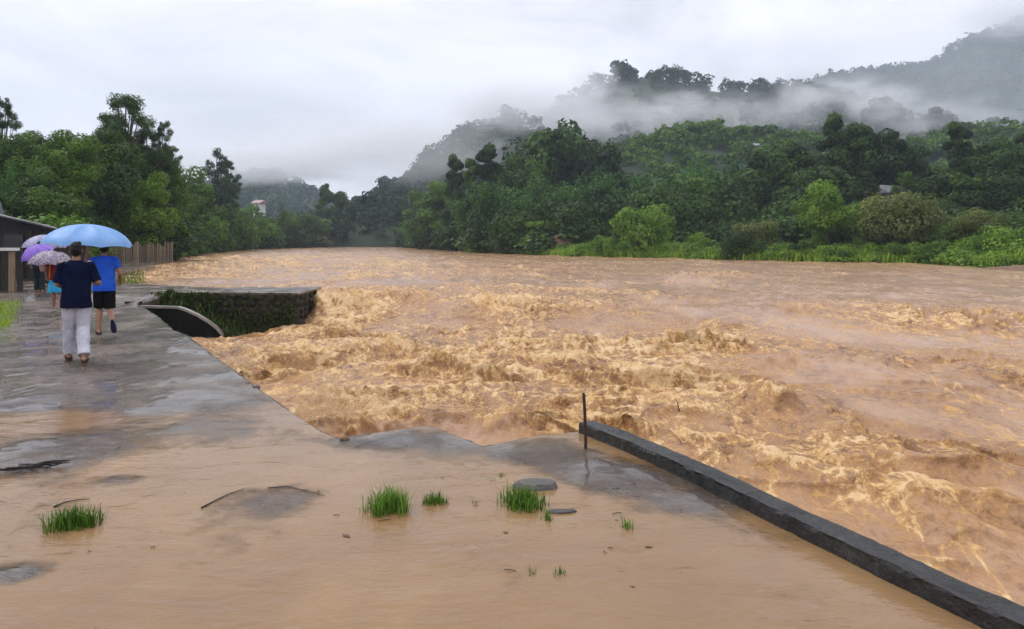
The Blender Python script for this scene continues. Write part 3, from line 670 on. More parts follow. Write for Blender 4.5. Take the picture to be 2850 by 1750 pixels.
def bank_label(u, vt, Y, w, kind, mat, left):
    near = min(LANDL if left else LANDR, key=lambda p: abs(p[0] - u)); land = near[1]
    tall = 'tall ' if vt < 400 and kind not in ('tall',) else ('low ' if vt > 570 and kind != 'bush' else '')
    rels = ['behind', 'above', 'beside', 'beyond', 'just upstream of', 'just downstream of', 'set back behind', 'rising past', 'crowding', 'next to']
    if abs(u - near[0]) > 22: rels = ['just downstream of' if (u > near[0]) else 'just upstream of'] + rels
    for r in rels:
        for extra in ('', 'wide ' if w > 140 else 'slim ', 'shaggy ', 'hazy ' if Y > 120 else 'wet '):
            l = f"{tall}{extra}{MATW[mat]} {KINDW[kind]} {r} {land}"
            if l not in _seen: _seen.add(l); return l
    return l
def bank_trees(rows, left):
    for (u, vt, Y, w, kind, mat, lab) in rows:
        if left: Y = Y + (17 if 225 < u < 560 and Y < 66 else (8 if u <= 225 else 0))
        while (left and u > 470 and ux(u, Y) > xl(Y) - 1.0) or (not left and ux(u, Y) < xr(Y) + .8): Y += 1.0
        X = ux(u, Y); z = float(land_z(X, Y)) if not (left and Y < 62) else 0.05
        if left and Y >= 62: z = max(z, -0.2)
        top = vz(vt, Y); h = max(0.6, top - z); wid = w * Y / FPX
        if kind != 'bush': h *= 1.0
        l = lab or bank_label(u, vt, Y, w, kind, mat, left)
        _seen.add(l)
        nm = {'bush': 'bush', 'bamboo': 'bamboo_clump'}.get(kind, 'tree'); cat = {'bush': 'bush', 'bamboo': 'bamboo'}.get(kind, 'tree')
        tree(nm, cat, l, X, Y, z, h, wid * (1.28 if kind not in ('bush', 'open') else 1.12), kind, mat, int(abs(u) + Y) % 2, Y < 92, GROUP_L if left else GROUP_R)
RIGHT = [
 (1535, 322, 140, 235, 'dome', 'dark', 'big dark dome-shaped tree standing highest over the far bank'), (1660, 382, 142, 190, 'dome', 'dark', None), (1600, 352, 150, 150, 'broad', 'dark', None),
 (1266, 430, 122, 80, 'tall', 'dark', 'left of two narrow dark treetops by the river bend'), (1312, 438, 124, 80, 'tall', 'mid', None), (1356, 402, 126, 110, 'tall', 'dark', 'dark narrow tree with the highest top beside the river bend'), (1415, 418, 128, 130, 'broad', 'dark', None), (1470, 430, 128, 140, 'dense', 'mid', None),
 (1180, 520, 165, 110, 'dense', 'mid', None), (1132, 545, 172, 80, 'dense', 'hill', None), (1100, 610, 178, 70, 'dense', 'hill', None), (1225, 500, 150, 120, 'dense', 'mid', None), (1210, 600, 150, 130, 'dense', 'dark', None), (1150, 622, 165, 90, 'bamboo', 'bamboo', None),
 (1385, 486, 112, 190, 'bamboo', 'bamboo', None), (1310, 520, 118, 150, 'bamboo', 'bamboo', None), (1490, 492, 112, 190, 'bamboo', 'bamboo', None), (1575, 500, 114, 170, 'bamboo', 'bamboo', None), (1650, 462, 118, 190, 'bamboo', 'bamboo', None), (1740, 472, 118, 180, 'bamboo', 'bamboo', None), (1830, 455, 122, 180, 'bamboo', 'bamboo', None), (1920, 440, 128, 170, 'bamboo', 'bamboo', None), (2000, 420, 132, 170, 'bamboo', 'bamboo', None), (1960, 470, 115, 170, 'dense', 'mid', None),
 (1280, 600, 118, 150, 'dense', 'dark', None), (1360, 585, 106, 150, 'dense', 'dark', None), (1450, 590, 102, 150, 'dense', 'dark', None), (1540, 560, 106, 150, 'dense', 'dark', None), (1630, 565, 104, 160, 'dense', 'dark', None), (1720, 545, 106, 160, 'broad', 'dark', None), (1850, 520, 106, 190, 'dense', 'dark', None), (1930, 545, 102, 160, 'dense', 'dark', None), (2030, 520, 104, 190, 'dense', 'dark', None),
 (2110, 450, 112, 170, 'dense', 'dark', None), (2165, 396, 114, 170, 'broad', 'dark', None), (2240, 384, 112, 160, 'dense', 'dark', None), (2322, 318, 110, 120, 'tall', 'dark', 'leftmost top of the highest dark trees behind the white house'), (2385, 322, 110, 130, 'broad', 'dark', None), (2445, 342, 108, 140, 'broad', 'dark', None), (2520, 358, 106, 120, 'dense', 'dark', None), (2580, 420, 106, 110, 'dense', 'mid', None), (2290, 440, 104, 200, 'dense', 'dark', None), (2400, 430, 112, 200, 'broad', 'dark', None), (2200, 520, 100, 180, 'dense', 'dark', None), (2400, 560, 96, 110, 'dense', 'dark', None), (2560, 510, 98, 150, 'dense', 'dark', None),
 (2520, 470, 99, 80, 'open', 'mid', None), (2425, 470, 98, 90, 'open', 'dark', None), (2668, 340, 100, 105, 'tall', 'dark', 'dark green narrow tree standing alone above the olive shrub trees'), (2735, 375, 98, 130, 'dense', 'dark', None), (2800, 362, 98, 140, 'broad', 'dark', None), (2870, 345, 100, 160, 'broad', 'dark', None), (2620, 462, 96, 140, 'dense', 'dark', None), (2690, 480, 92, 150, 'dense', 'mid', None), (2780, 470, 90, 170, 'dense', 'dark', None), (2860, 500, 88, 160, 'dense', 'dark', None), (2610, 560, 90, 110, 'dense', 'dark', None), (2930, 430, 92, 170, 'dense', 'mid', None), (3020, 420, 90, 190, 'dense', 'dark', None),
 (1785, 564, 87, 172, 'bush', 'bright', 'large round bright green tree at the edge of the far bank'), (1490, 616, 90, 88, 'open', 'bright', 'small broad-leaved sapling beside the brown thatched hut'), (1690, 652, 88, 80, 'bush', 'bright', None), (1945, 634, 82, 70, 'bush', 'bright', None), (2100, 574, 79, 120, 'bush', 'olive', 'olive green shrub tree behind the round bush at the waterline'), (2312, 488, 76, 155, 'dome', 'bright', 'pale green pointed tree in front of the dark wood'), (2500, 536, 71, 190, 'dome', 'olive', 'wide olive shrub tree below the white house'), (2722, 566, 64, 130, 'dome', 'olive', 'olive shrub tree nearest the tall bank bushes'), (2455, 600, 72, 120, 'bush', 'olive', None), (2655, 620, 66, 120, 'bush', 'mid', None),
 (2068, 646, 73, 122, 'bush', 'dark', 'round dark green bush overhanging the waterline'), (2235, 664, 72, 80, 'bush', 'mid', None), (2350, 688, 68, 85, 'bush', 'mid', None), (2480, 672, 63, 90, 'bush', 'mid', None), (2625, 668, 61, 150, 'bush', 'mid', None), (2720, 655, 60, 120, 'bush', 'bright', None), (2815, 622, 59, 160, 'bush', 'bright', 'tallest bright bush above the brown mud bank'), (2900, 640, 58, 150, 'bush', 'bright', None), (2700, 690, 58, 110, 'bush', 'bright', None), (1420, 662, 102, 90, 'bush', 'olive', None), (1380, 676, 106, 80, 'bush', 'mid', None), (1275, 668, 118, 60, 'bush', 'mid', None), (1625, 680, 92, 60, 'bush', 'bright', None)]
LEFT = [
 (348, 250, 49, 190, 'open', 'dark', 'tall sprawling tree with open limbs standing highest on the near bank'), (410, 345, 50, 150, 'open', 'dark', None), (455, 320, 51, 80, 'open', 'dark', 'sprawling side limb tree leaning out beside the tall sprawling tree'), (325, 300, 50, 150, 'open', 'dark', None), (380, 420, 48, 150, 'dense', 'dark', None), (372, 352, 52, 190, 'broad', 'dark', None), (300, 345, 50, 200, 'broad', 'mid', None), (70, 330, 50, 150, 'broad', 'mid', None),
 (190, 328, 43, 150, 'broad', 'mid', 'wide dark-shaded tree with a flat leafy top behind the huts'), (285, 330, 44, 160, 'broad', 'mid', None), (235, 400, 42, 220, 'broad', 'dark', None),
 (8, 250, 52, 110, 'open', 'dark', 'feathery open tree rising over the grey gabled house'), (40, 345, 46, 150, 'dense', 'mid', None), (115, 356, 47, 90, 'dense', 'mid', None), (20, 430, 40, 150, 'bamboo', 'bamboo', None), (-60, 350, 44, 170, 'broad', 'mid', None), (-140, 380, 42, 200, 'dense', 'mid', None),
 (478, 392, 52, 90, 'open', 'dark', None), (450, 430, 52, 130, 'dense', 'mid', None), (520, 450, 56, 130, 'dense', 'mid', None), (400, 432, 46, 150, 'dense', 'bright', 'bright green leafy tree in front of the tall sprawling tree'), (560, 500, 58, 130, 'dense', 'mid', None),
 (608, 408, 88, 100, 'open', 'hill', 'bluish tree standing apart at the downstream edge of the near wood'), (640, 440, 90, 70, 'open', 'hill', None), (590, 470, 86, 90, 'dense', 'hill', None),
 (60, 520, 36, 150, 'dense', 'dark', None), (150, 508, 37, 150, 'dense', 'mid', None), (240, 530, 40, 150, 'dense', 'dark', None), (325, 525, 44, 140, 'bamboo', 'mid', None), (420, 540, 52, 150, 'dense', 'dark', None), (500, 560, 60, 140, 'dense', 'mid', None), (350, 590, 50, 110, 'bush', 'dark', None), (445, 610, 62, 110, 'bush', 'dark', None), (390, 636, 60, 50, 'bush', 'yellow', 'small yellow-green shrub above the plank fence'), (290, 470, 44, 150, 'bamboo', 'bright', None), (120, 450, 40, 140, 'dense', 'dark', None), (200, 590, 36, 150, 'bush', 'dark', None), (90, 600, 34, 130, 'bush', 'dark', None), (-60, 520, 34, 180, 'dense', 'dark', None),
 (570, 560, 72, 130, 'dense', 'dark', None), (640, 530, 84, 130, 'dense', 'mid', None), (700, 560, 96, 120, 'dense', 'mid', None), (765, 575, 108, 110, 'bamboo', 'mid', None), (805, 590, 118, 90, 'dense', 'mid', None), (845, 582, 126, 90, 'dense', 'dark', None), (905, 508, 142, 90, 'cone', 'dark', 'peaked dark tree rising highest on the upstream bank'), (945, 540, 146, 110, 'cone', 'dark', None), (870, 595, 136, 90, 'dense', 'mid', None), (985, 590, 160, 100, 'cone', 'hill', None), (1015, 545, 205, 60, 'tall', 'hill', 'narrow misty tree in the valley mouth'), (1030, 640, 185, 90, 'dense', 'hill', None), (1075, 640, 215, 80, 'dense', 'hill', None),
 (655, 612, 82, 130, 'bush', 'dark', None), (735, 636, 94, 110, 'bush', 'mid', None), (800, 640, 108, 110, 'dense', 'dark', None), (870, 640, 122, 110, 'bush', 'olive', 'pale bush low on the bank below the peaked upstream tree'), (940, 630, 138, 110, 'dense', 'dark', None), (590, 640, 76, 110, 'bush', 'mid', None), (700, 610, 92, 110, 'dense', 'dark', None), (530, 640, 72, 90, 'bush', 'dark', None), (1000, 660, 165, 80, 'bush', 'hill', None), (620, 585, 80, 120, 'bamboo', 'mid', None)]
bank_trees(RIGHT, False); bank_trees(LEFT, True)
# single trees that stand out in the mist
def hill_tree(u, vt, key, Y, w, kind, lab):
    X = ux(u, Y); z = float(HG[key](np.array(X), np.array(float(Y)))); h = max(5.0, vz(vt, Y) - z + 1); tree('tree', 'tree', lab, X, Y, z - 1, h, w * Y / FPX, kind, 'hill', 0, False, 'lone trees in the mist')
hill_tree(2080, 270, 'ridge', 330, 85, 'layer', 'tall flat-crowned tree on a bare trunk dim in the hillside mist')
hill_tree(1750, 182, 'ridge', 425, 40, 'dome', 'small round treetop at the misty left end of the ridge')
hill_tree(1905, 192, 'ridge', 425, 50, 'layer', 'flat-topped tree on the ridge at the end of the dark crest')
hill_tree(2460, 250, 'ridge', 340, 120, 'dome', 'broad shadowy tree in the mist above the white house')
hill_tree(2760, 305, 'ridge', 330, 60, 'dome', 'lone round tree in the mist below the mountain')
hill_tree(2620, 285, 'ridge', 335, 110, 'broad', 'twin-topped shadowy tree in the mist under the mountain slope')

# ---------------------------------------------------------------- undergrowth: grass and creepers on both banks
def blades(name, pts, h0, h1, spread, nb, seed, mat='grass', wid=0.05):
    rs = np.random.RandomState(seed); pts = np.repeat(np.asarray(pts, float), nb, 0); n = len(pts)
    a = rs.uniform(0, 6.283, n); d = np.stack([np.cos(a), np.sin(a), np.zeros(n)], 1); h = rs.uniform(h0, h1, n); p = pts.copy(); p[:, :2] += rs.normal(size=(n, 2)) * spread
    s = np.stack([-d[:, 1], d[:, 0], np.zeros(n)], 1) * (wid * rs.uniform(.6, 1.3, n))[:, None]; lean = (h * rs.uniform(.1, .75, n))[:, None]; H = np.stack([np.zeros(n), np.zeros(n), h], 1)
    m = p + d * lean * .35 + H * .62; t = p + d * lean + H * rs.uniform(.75, 1.0, n)[:, None]
    V = np.stack([p - s, p + s, m + s * .8, m - s * .8, t], 1).reshape(-1, 3); b = np.arange(n)[:, None] * 5
    F = np.concatenate([b + np.array([[0, 1, 2, 3]]), np.concatenate([b + np.array([[3, 2, 4]]), b + 4], 1)[:, [0, 1, 2, 2]]]) if False else None
    q = (b + np.array([[0, 1, 2]])); q2 = (b + np.array([[0, 2, 3]])); q3 = (b + np.array([[3, 2, 4]])); F = np.concatenate([q, q2, q3])
    T = np.repeat(np.clip(rs.uniform(.1, .9, n), 0, 1), 5); me = mesh_np(name, V, F, {'tint': T}); me.materials.append(LEAF[mat]); return me
def mound_cards(seed, n, size):
    rs = np.random.RandomState(seed); P, N, T = [], [], []
    for k in range(9):
        a = rs.uniform(0, 6.28); r = rs.uniform(0, .34); c = np.array([r * math.cos(a), r * math.sin(a), rs.uniform(.2, .6) * (1 - r)]); q = rs.uniform(.2, .36); m = n // 9
        d = rs.normal(size=(m, 3)); d[:, 2] = np.abs(d[:, 2]) - .2; d /= np.linalg.norm(d, axis=1, keepdims=True); P.append(c + d * q * rs.uniform(.85, 1.12, (m, 1))); N.append(d + np.array([0, 0, .5]) + rs.normal(size=(m, 3)) * .5); T.append(np.clip(rs.uniform(.2, .8, m) + rs.uniform(-.25, .25), 0, 1))
    P = np.concatenate(P); N = np.concatenate(N); N /= np.linalg.norm(N, axis=1, keepdims=True); return leaf_cards(P, N, size, rs, np.concatenate(T), .3)
MNDC = [mound_cards(70 + i, 260, .12) for i in range(5)]; MNDF = [mound_cards(80 + i, 460, .075) for i in range(5)]
def mounds(name, pts, w0, w1, h0, h1, seed, mat, fine=False):
    MND = MNDF if fine else MNDC
    rs = np.random.RandomState(seed); Vs, Fs, As = [], [], []; b = 0
    for x, y, z in pts:
        V, F, A = MND[rs.randint(5)]; w = rs.uniform(w0, w1); h = rs.uniform(h0, h1); a = rs.uniform(0, 6.28); ca, sa = math.cos(a), math.sin(a)
        Vs.append(np.stack([(V[:, 0] * ca - V[:, 1] * sa) * w + x, (V[:, 0] * sa + V[:, 1] * ca) * w + y, V[:, 2] * h + z - .1], 1)); Fs.append(F + b); As.append(np.clip(A + rs.uniform(-.3, .3), 0, 1)); b += len(V)
    me = mesh_np(name, np.concatenate(Vs), np.concatenate(Fs), {'tint': np.concatenate(As)}); me.materials.append(LEAF[mat]); obj(name, me, None, kind='stuff')
def bank_pts(n, y0, y1, depth, side, seed, pw=1.2, dmin=0.0):
    rs = np.random.RandomState(seed); yy = y0 * (y1 / y0) ** rs.uniform(0, 1, n); dd = dmin + rs.uniform(0.02, 1, n) ** pw * (depth - dmin); xx = xr(yy) + dd if side > 0 else xl(yy) - dd; return np.stack([xx, yy, land_z(xx, yy) - .05], 1)
obj('undergrowth', blades('undergrowth', bank_pts(8500, 54, 124, 12, 1, 5), .4, 1.25, .35, 5, 6, wid=.06), None, kind='stuff')
mounds('creepers', bank_pts(560, 54, 132, 11, 1, 15), 1.4, 3.6, .6, 1.8, 16, 'bright', True)
mounds('creepers', bank_pts(90, 54, 112, 15, 1, 25, .7), 1.8, 4.0, .9, 2.2, 26, 'mid', True)
mounds('thicket', bank_pts(150, 100, 235, 12, 1, 17), 4, 8, 2.5, 6.0, 18, 'dark')
mounds('thicket', bank_pts(260, 62, 110, 30, 1, 37, .6, 17), 4, 8, 2.5, 5.0, 38, 'dark', True)
mounds('thicket', bank_pts(230, 64, 235, 14, -1, 19), 3, 7, 2.0, 5.0, 20, 'dark')
mounds('creepers', bank_pts(70, 66, 140, 5, -1, 29), 2, 4.5, 1.2, 2.6, 30, 'mid')
P = np.random.RandomState(55); xx = P.uniform(-48, -31, 60); yy = P.uniform(60, 76, 60); mounds('thicket', np.stack([xx, yy, 0 * xx], 1), 4, 7, 2.5, 5, 56, 'dark', True)
yy = P.uniform(38, 50, 60); xx = -yy * .575 - P.uniform(0, 14, 60); mounds('thicket', np.stack([xx, yy, 0 * xx], 1), 3, 5, 2.2, 4, 57, 'mid', True)
# ================================================================ BUILT THINGS
MAT_STONE = simple('wet_stone', (0.007, 0.008, 0.005), (0.050, 0.042, 0.027), 3.5, 0.6, 0.8, 0.03, Specular_IOR_Level=.25)
MAT_MORTAR = simple('dark_mortar', (0.010, 0.011, 0.008), (0.035, 0.034, 0.024), 2.5, 0.5, 0.9, 0.04)
MAT_ALGAE_SHADE = simple('algae_and_shade_black', (0.003, 0.0035, 0.003), (0.014, 0.015, 0.012), 2.2, 0.8, 0.8, 0.03, Specular_IOR_Level=.12)  # algae on the wing wall; the same black paints the drain opening's shade
MAT_CAP = simple('pale_wet_concrete', (0.14, 0.13, 0.115), (0.28, 0.26, 0.235), 3, 0.28, 0.5, 0.02)
MAT_RUST = simple('rusty_iron', (0.020, 0.012, 0.010), (0.075, 0.032, 0.022), 30, 0.6, 0.5, 0.003)
MAT_WOODD = simple('dark_weathered_wood', (0.004, 0.0035, 0.003), (0.024, 0.018, 0.013), 4, 0.75, 0.7, 0.01, (3, 3, .4))
MAT_WOODL = simple('pale_weathered_wood', (0.10, 0.07, 0.040), (0.34, 0.25, 0.15), 4, 0.75, 0.7, 0.01, (4, 4, .35))
MAT_FENCE = simple('fence_planks', (0.055, 0.042, 0.030), (0.20, 0.155, 0.105), 3, 0.8, 0.7, 0.01, (4, 4, .3))
MAT_TIN = simple('weathered_tin', (0.20, 0.20, 0.21), (0.46, 0.46, 0.48), 2.5, 0.35, 0.3, 0.01, Metallic=0.3)
MAT_SLATE = simple('dark_tin', (0.035, 0.037, 0.05), (0.10, 0.10, 0.13), 2.5, 0.45, 0.3, 0.01)
MAT_WHITE = simple('whitewash', (0.55, 0.55, 0.54), (0.78, 0.78, 0.76), 2, 0.7, 0.2, 0.01)
MAT_THATCH = simple('brown_thatch', (0.060, 0.034, 0.020), (0.20, 0.115, 0.065), 3, 0.9, 0.9, 0.05, (1, 1, 3))
MAT_HAZEDROOF = simple('hazed_red_roof', (0.24, 0.16, 0.155), (0.34, 0.24, 0.235), 3, 0.6, 0.2, 0.01)  # distance haze painted in: the red is greyed and paled
MAT_DARK = simple('dark_glass', (0.010, 0.012, 0.014), (0.025, 0.028, 0.032), 3, 0.15, 0.0, 0.01)
MAT_MUDBANK = simple('brown_mud_bank', (0.10, 0.055, 0.025), (0.22, 0.125, 0.06), 2, 0.8, 0.9, 0.08)

def kerb():
    top_f = [gp(u, v, .105) for u, v in ((1612, 1174), (1700, 1207), (1850, 1270), (2000, 1340), (2134, 1406), (2280, 1474), (2418, 1540), (2560, 1606))]
    pts = np.array(top_f); d = pts[-1] - pts[-2]; pts = np.concatenate([pts, [pts[-1] + d * 1.5, pts[-1] + d * 4, pts[-1] + d * 8]])
    L = np.concatenate([[0], np.cumsum(np.linalg.norm(np.diff(pts[:, :2], axis=0), axis=1))]); s = np.arange(0, L[-1], .035)
    x = np.interp(s, L, pts[:, 0]); y = np.interp(s, L, pts[:, 1]); dx = np.gradient(x, s); dy = np.gradient(y, s); k = np.hypot(dx, dy); nx, ny = -dy / k, dx / k     # to the river side
    w = 0.172 + .012 * fbm(s * 2, s * 0, 3, 4); prof = [(0, -.30), (0.0, -.02), (.004, .082), (.016, .103), (.10, .107), (.90, .105), (.985, .098), (1.0, .07), (1.0, -.9)]
    V = []
    for j, (a, z) in enumerate(prof):
        jit = .015 * fbm(s * 5, s * 0 + j * .7, 4, 20 + j) + .006 * fbm(s * 19, s * 0 + j, 2, 60 + j)
        V.append(np.stack([x + nx * (a * w + jit), y + ny * (a * w + jit), np.full_like(s, z) + (.013 * fbm(s * 3.5, s * 0 + a * 3, 5, 70 + j) if z > 0 else 0)], 1))
    V = np.concatenate(V); n = len(s); m = len(prof); i = np.arange((m - 1) * (n - 1)); r, c = i // (n - 1), i % (n - 1); q = r * n + c; F = [tuple(f) for f in np.stack([q, q + 1, q + n + 1, q + n], 1)]
    F.append(tuple(j * n for j in range(m)))
    me = bpy.data.meshes.new('kerb_wall'); me.from_pydata([tuple(v) for v in V], [], F); me.update()
    M = Mat('black_wet_kerb'); v = M.coord(); f = M.noise(v, 4, 6, .65); g = M.noise(v, 30, 5, .7)
    col = M.ramp(M.math('ADD', M.math('MULTIPLY', f, .6), M.math('MULTIPLY', g, .4)), [(0.35, (0.004, 0.004, 0.004)), (0.54, (0.014, 0.015, 0.015)), (0.72, (0.060, 0.062, 0.060))])
    obj('kerb_wall', me, M.done(M.pbr(col, M.rng(f, .35, .65, .16, .45), M.bump(M.math('ADD', M.noise(v, 9, 5, .6), M.math('MULTIPLY', g, .5)), .8, .03))), label='low black wet concrete kerb running along the terrace edge beside the river', cat='kerb')
kerb()
x, y, _ = gp(1630, 1250)
b = MB().tube([(0, 0, -.1), (.001, 0, .12), (-.006, .004, .30), (-.018, .004, .472)], [.0125, .0125, .012, .0115], 8)
for k in range(18): b.tube([(-.0008 * k * .9, .0, .02 + k * .025), (-.0008 * k * .9, .0, .028 + k * .025)], .0142, 8)
o = b.build('iron_rod', MAT_RUST, None, label='rusty iron rod standing upright at the end of the black kerb', cat='rod'); o.location = (x, y, 0)

# the spur wall of rough stones that juts into the river
def spur():
    t = thing('spur_wall', 'dark stone spur wall with a flat wet top jutting into the river', 'wall', (-8.3, 22.35, 0))
    b = MB().box((-.2, 1.2, -.82), (4.3, 2.4, 1.96)); b.build('core', MAT_MORTAR, t)
    g = MB(); n = 24; m = 9
    for j in range(m):
        for i in range(n):
            X = -2.9 + 4.92 * i / (n - 1); Y = -.06 + 2.62 * j / (m - 1); g.v.append((X, Y + .03 * mnoise.noise((X * 2, Y, 1)), .195 + .018 * mnoise.noise((X * 1.3, Y * 1.5, 2))))
    for j in range(m - 1):
        for i in range(n - 1): g.f.append((j*n+i, j*n+i+1, (j+1)*n+i+1, (j+1)*n+i))
    nb = len(g.v); g.v += [(v[0], v[1], v[2] - .06) for v in g.v[:n]]; g.f += [(nb + i, nb + i + 1, i + 1, i) for i in range(n - 1)]
    k = [j * n + n - 1 for j in range(m)]; nb = len(g.v); g.v += [(g.v[i][0], g.v[i][1], g.v[i][2] - .06) for i in k]; g.f += [(nb + i, nb + i + 1, k[i + 1], k[i]) for i in range(m - 1)]
    g.build('cap_slab', MAT_CONCRETE, t)
    rr = random.Random(8); protos = []
    for s in range(5):
        bm = bmesh.new(); bmesh.ops.create_icosphere(bm, subdivisions=2, radius=1)
        for v in bm.verts: v.co *= 1 + .28 * mnoise.noise(v.co * 1.4 + Vector((s * 7, 0, 0)))
        me = bpy.data.meshes.new('stone'); bm.to_mesh(me); bm.free(); me.materials.append(MAT_STONE); protos.append(me)
    z = .07; row = 0
    while z > -1.05:
        h = rr.uniform(.10, .15); X = -2.2 + rr.uniform(0, .15)
        while X < 1.86:
            w = rr.uniform(.13, .24); o = obj('stone', rr.choice(protos), None, t); o.location = (X + w * .9, .0 + rr.uniform(-.02, .02), z + rr.uniform(-.02, .02)); o.scale = (w, rr.uniform(.07, .11), h); o.rotation_euler = (rr.uniform(-.2, .2), rr.uniform(-.25, .25), rr.uniform(-.2, .2)); X += w * 1.92
        for yy in (.35, .85, 1.4, 1.95):
            o = obj('stone', rr.choice(protos), None, t); o.location = (1.95, yy + rr.uniform(-.1, .1), z + rr.uniform(-.02, .02)); o.scale = (.08, rr.uniform(.16, .24), h)
        z -= h * 1.75; row += 1
    # moss and hanging weeds
    rs = np.random.RandomState(4); n = 2600; mx = np.where(rs.uniform(size=n) < .65, rs.uniform(-2.5, -.4, n), rs.uniform(-.4, 1.9, n)); mz = .16 - 1.15 * rs.uniform(0, 1, n) ** 1.1
    keep = rs.uniform(size=n) < np.where(mx < -.4, 1, np.where(mz < -.45, .8, .22)) * np.where(mz > -.1, .5, 1.0); P = np.stack([mx, -.07 - rs.uniform(0, .08, n), mz], 1)[keep]
    obj('moss', blades('moss', P, .04, .13, .03, 3, 9, 'olive_moss', .018), None, t, kind='stuff')
LEAF['olive_moss'] = m_leaf('moss_leaves', (0.014, 0.024, 0.006), (0.075, 0.115, 0.022), 0.15, 0.6)
spur()
def mossy_slope():
    V = []; n = 26; m = 14
    for j in range(m):
        for i in range(n):
            a = i / (n - 1); c = j / (m - 1); X = -10.45 + 2.6 * a + .3 * c; Y = 22.3 - 1.0 * (1 - c) * (0.5 + .5 * a); z = (.17 - 1.25 * a ** 1.1) * c + (-.10 - 1.05 * a) * (1 - c)
            V.append((X, Y, z + .05 * mnoise.noise((X * 3, Y * 3, 0))))
    F = [(j*n+i, j*n+i+1, (j+1)*n+i+1, (j+1)*n+i) for j in range(m - 1) for i in range(n - 1)]
    me = bpy.data.meshes.new('mossy_slope'); me.from_pydata(V, [], F); me.update()
    obj('mossy_slope', me, simple('mossy_earth', (0.008, 0.010, 0.005), (0.030, 0.038, 0.012), 3, 0.7, 0.8, 0.05), kind='structure')
    rs = np.random.RandomState(14); P = np.array(V)[rs.randint(0, len(V), 1500)] + rs.normal(size=(1500, 3)) * .06
    obj('slope_grass', blades('slope_grass', P, .05, .2, .03, 2, 19, 'olive_moss', .02), None, kind='stuff')
mossy_slope()
def wing_wall():
    t = thing('wing_wall', 'dark curved drain wall with a pale rim dipping into the water by the spur wall', 'wall')
    top = [gp(345, 852, .0)] + [gp(430, 853, .0), gp(498, 855, .0)]; Y0 = 20.5
    prof = [(ux(345, Y0), Y0, vz(851, Y0)), (ux(430, Y0), Y0, vz(852, Y0)), (ux(496, Y0), Y0, vz(854, Y0)), (ux(520, 20.6), 20.6, vz(862, 20.6)), (ux(550, 20.75), 20.75, vz(876, 20.75)), (ux(580, 20.95), 20.95, vz(894, 20.95)), (ux(602, 21.1), 21.1, vz(911, 21.1)), (ux(622, 21.3), 21.3, vz(935, 21.3)), (ux(640, 21.5), 21.5, vz(965, 21.5))]
    g = MB()
    for p in prof: g.v += [(p[0], p[1], p[2] - .05), (p[0], p[1], -1.7), (p[0], p[1] + .16, p[2] - .05), (p[0], p[1] + .16, -1.7)]
    for i in range(len(prof) - 1):
        a = 4 * i; c = a + 4; g.f += [(a, a + 1, c + 1, c), (a + 2, c + 2, c + 3, a + 3), (a, c, c + 2, a + 2)]
    g.build('wall_face', MAT_ALGAE_SHADE, t)
    r = MB()
    for p in prof: r.v += [(p[0], p[1] - .04, p[2] + .01), (p[0], p[1] - .04, p[2] - .05), (p[0] + .0, p[1] + .15, p[2] + .01), (p[0], p[1] + .15, p[2] - .05)]
    for i in range(len(prof) - 1):
        a = 4 * i; c = a + 4; r.f += [(a, a + 1, c + 1, c), (a + 2, c + 2, c + 3, a + 3), (a, c, c + 2, a + 2)]
    r.f += [(0, 2, 3, 1)]; r.build('rim', MAT_CAP, t)
    # solid black strip painting in the shade of the drain opening
    x0, y0, _ = gp(345, 846); x1, y1, _ = gp(408, 843); b = MB().box(((x0 + x1) / 2, 20.72, .035), (x1 - x0, .10, .05)); b.build('drain_shade_strip', MAT_ALGAE_SHADE, t)
wing_wall()

# the plank fence
def fence():
    p0, p1 = Vector((-30.4, 53.5, 0)), Vector((-27.55, 61.5, 0)); d = (p1 - p0); L = d.length; d.normalize(); yaw = math.atan2(d.y, d.x)
    t = thing('plank_fence', 'weathered wooden plank fence standing along the bank below the trees', 'fence', p0, yaw); rr = random.Random(4)
    v = [MB().box((0, 0, .72 + dh / 2), (.17, .025, 1.50 + dh)).mesh('plank') for dh in (-.2, 0, .14)]
    for m in v: m.materials.append(MAT_FENCE)
    vl = [m.copy() for m in v]
    for m in vl: m.materials[0] = MAT_WOODL
    for i in range(int(L / .215)):
        o = obj('plank', rr.choice(vl if rr.random() < .22 else v), None, t); o.location = (.1 + i * .215, rr.uniform(-.012, .012), rr.uniform(-.03, .03)); o.rotation_euler = (rr.uniform(-.03, .03), rr.uniform(-.025, .025), rr.uniform(-.05, .05))
    for z in (.35, 1.25): MB().box((L / 2, .05, z), (L, .04, .09)).build('rail', MAT_WOODD, t)
    for i in range(5): MB().box((.1 + i * L / 4.1, .11, .8), (.10, .09, 1.7)).build('post', MAT_WOODD, t)
fence()

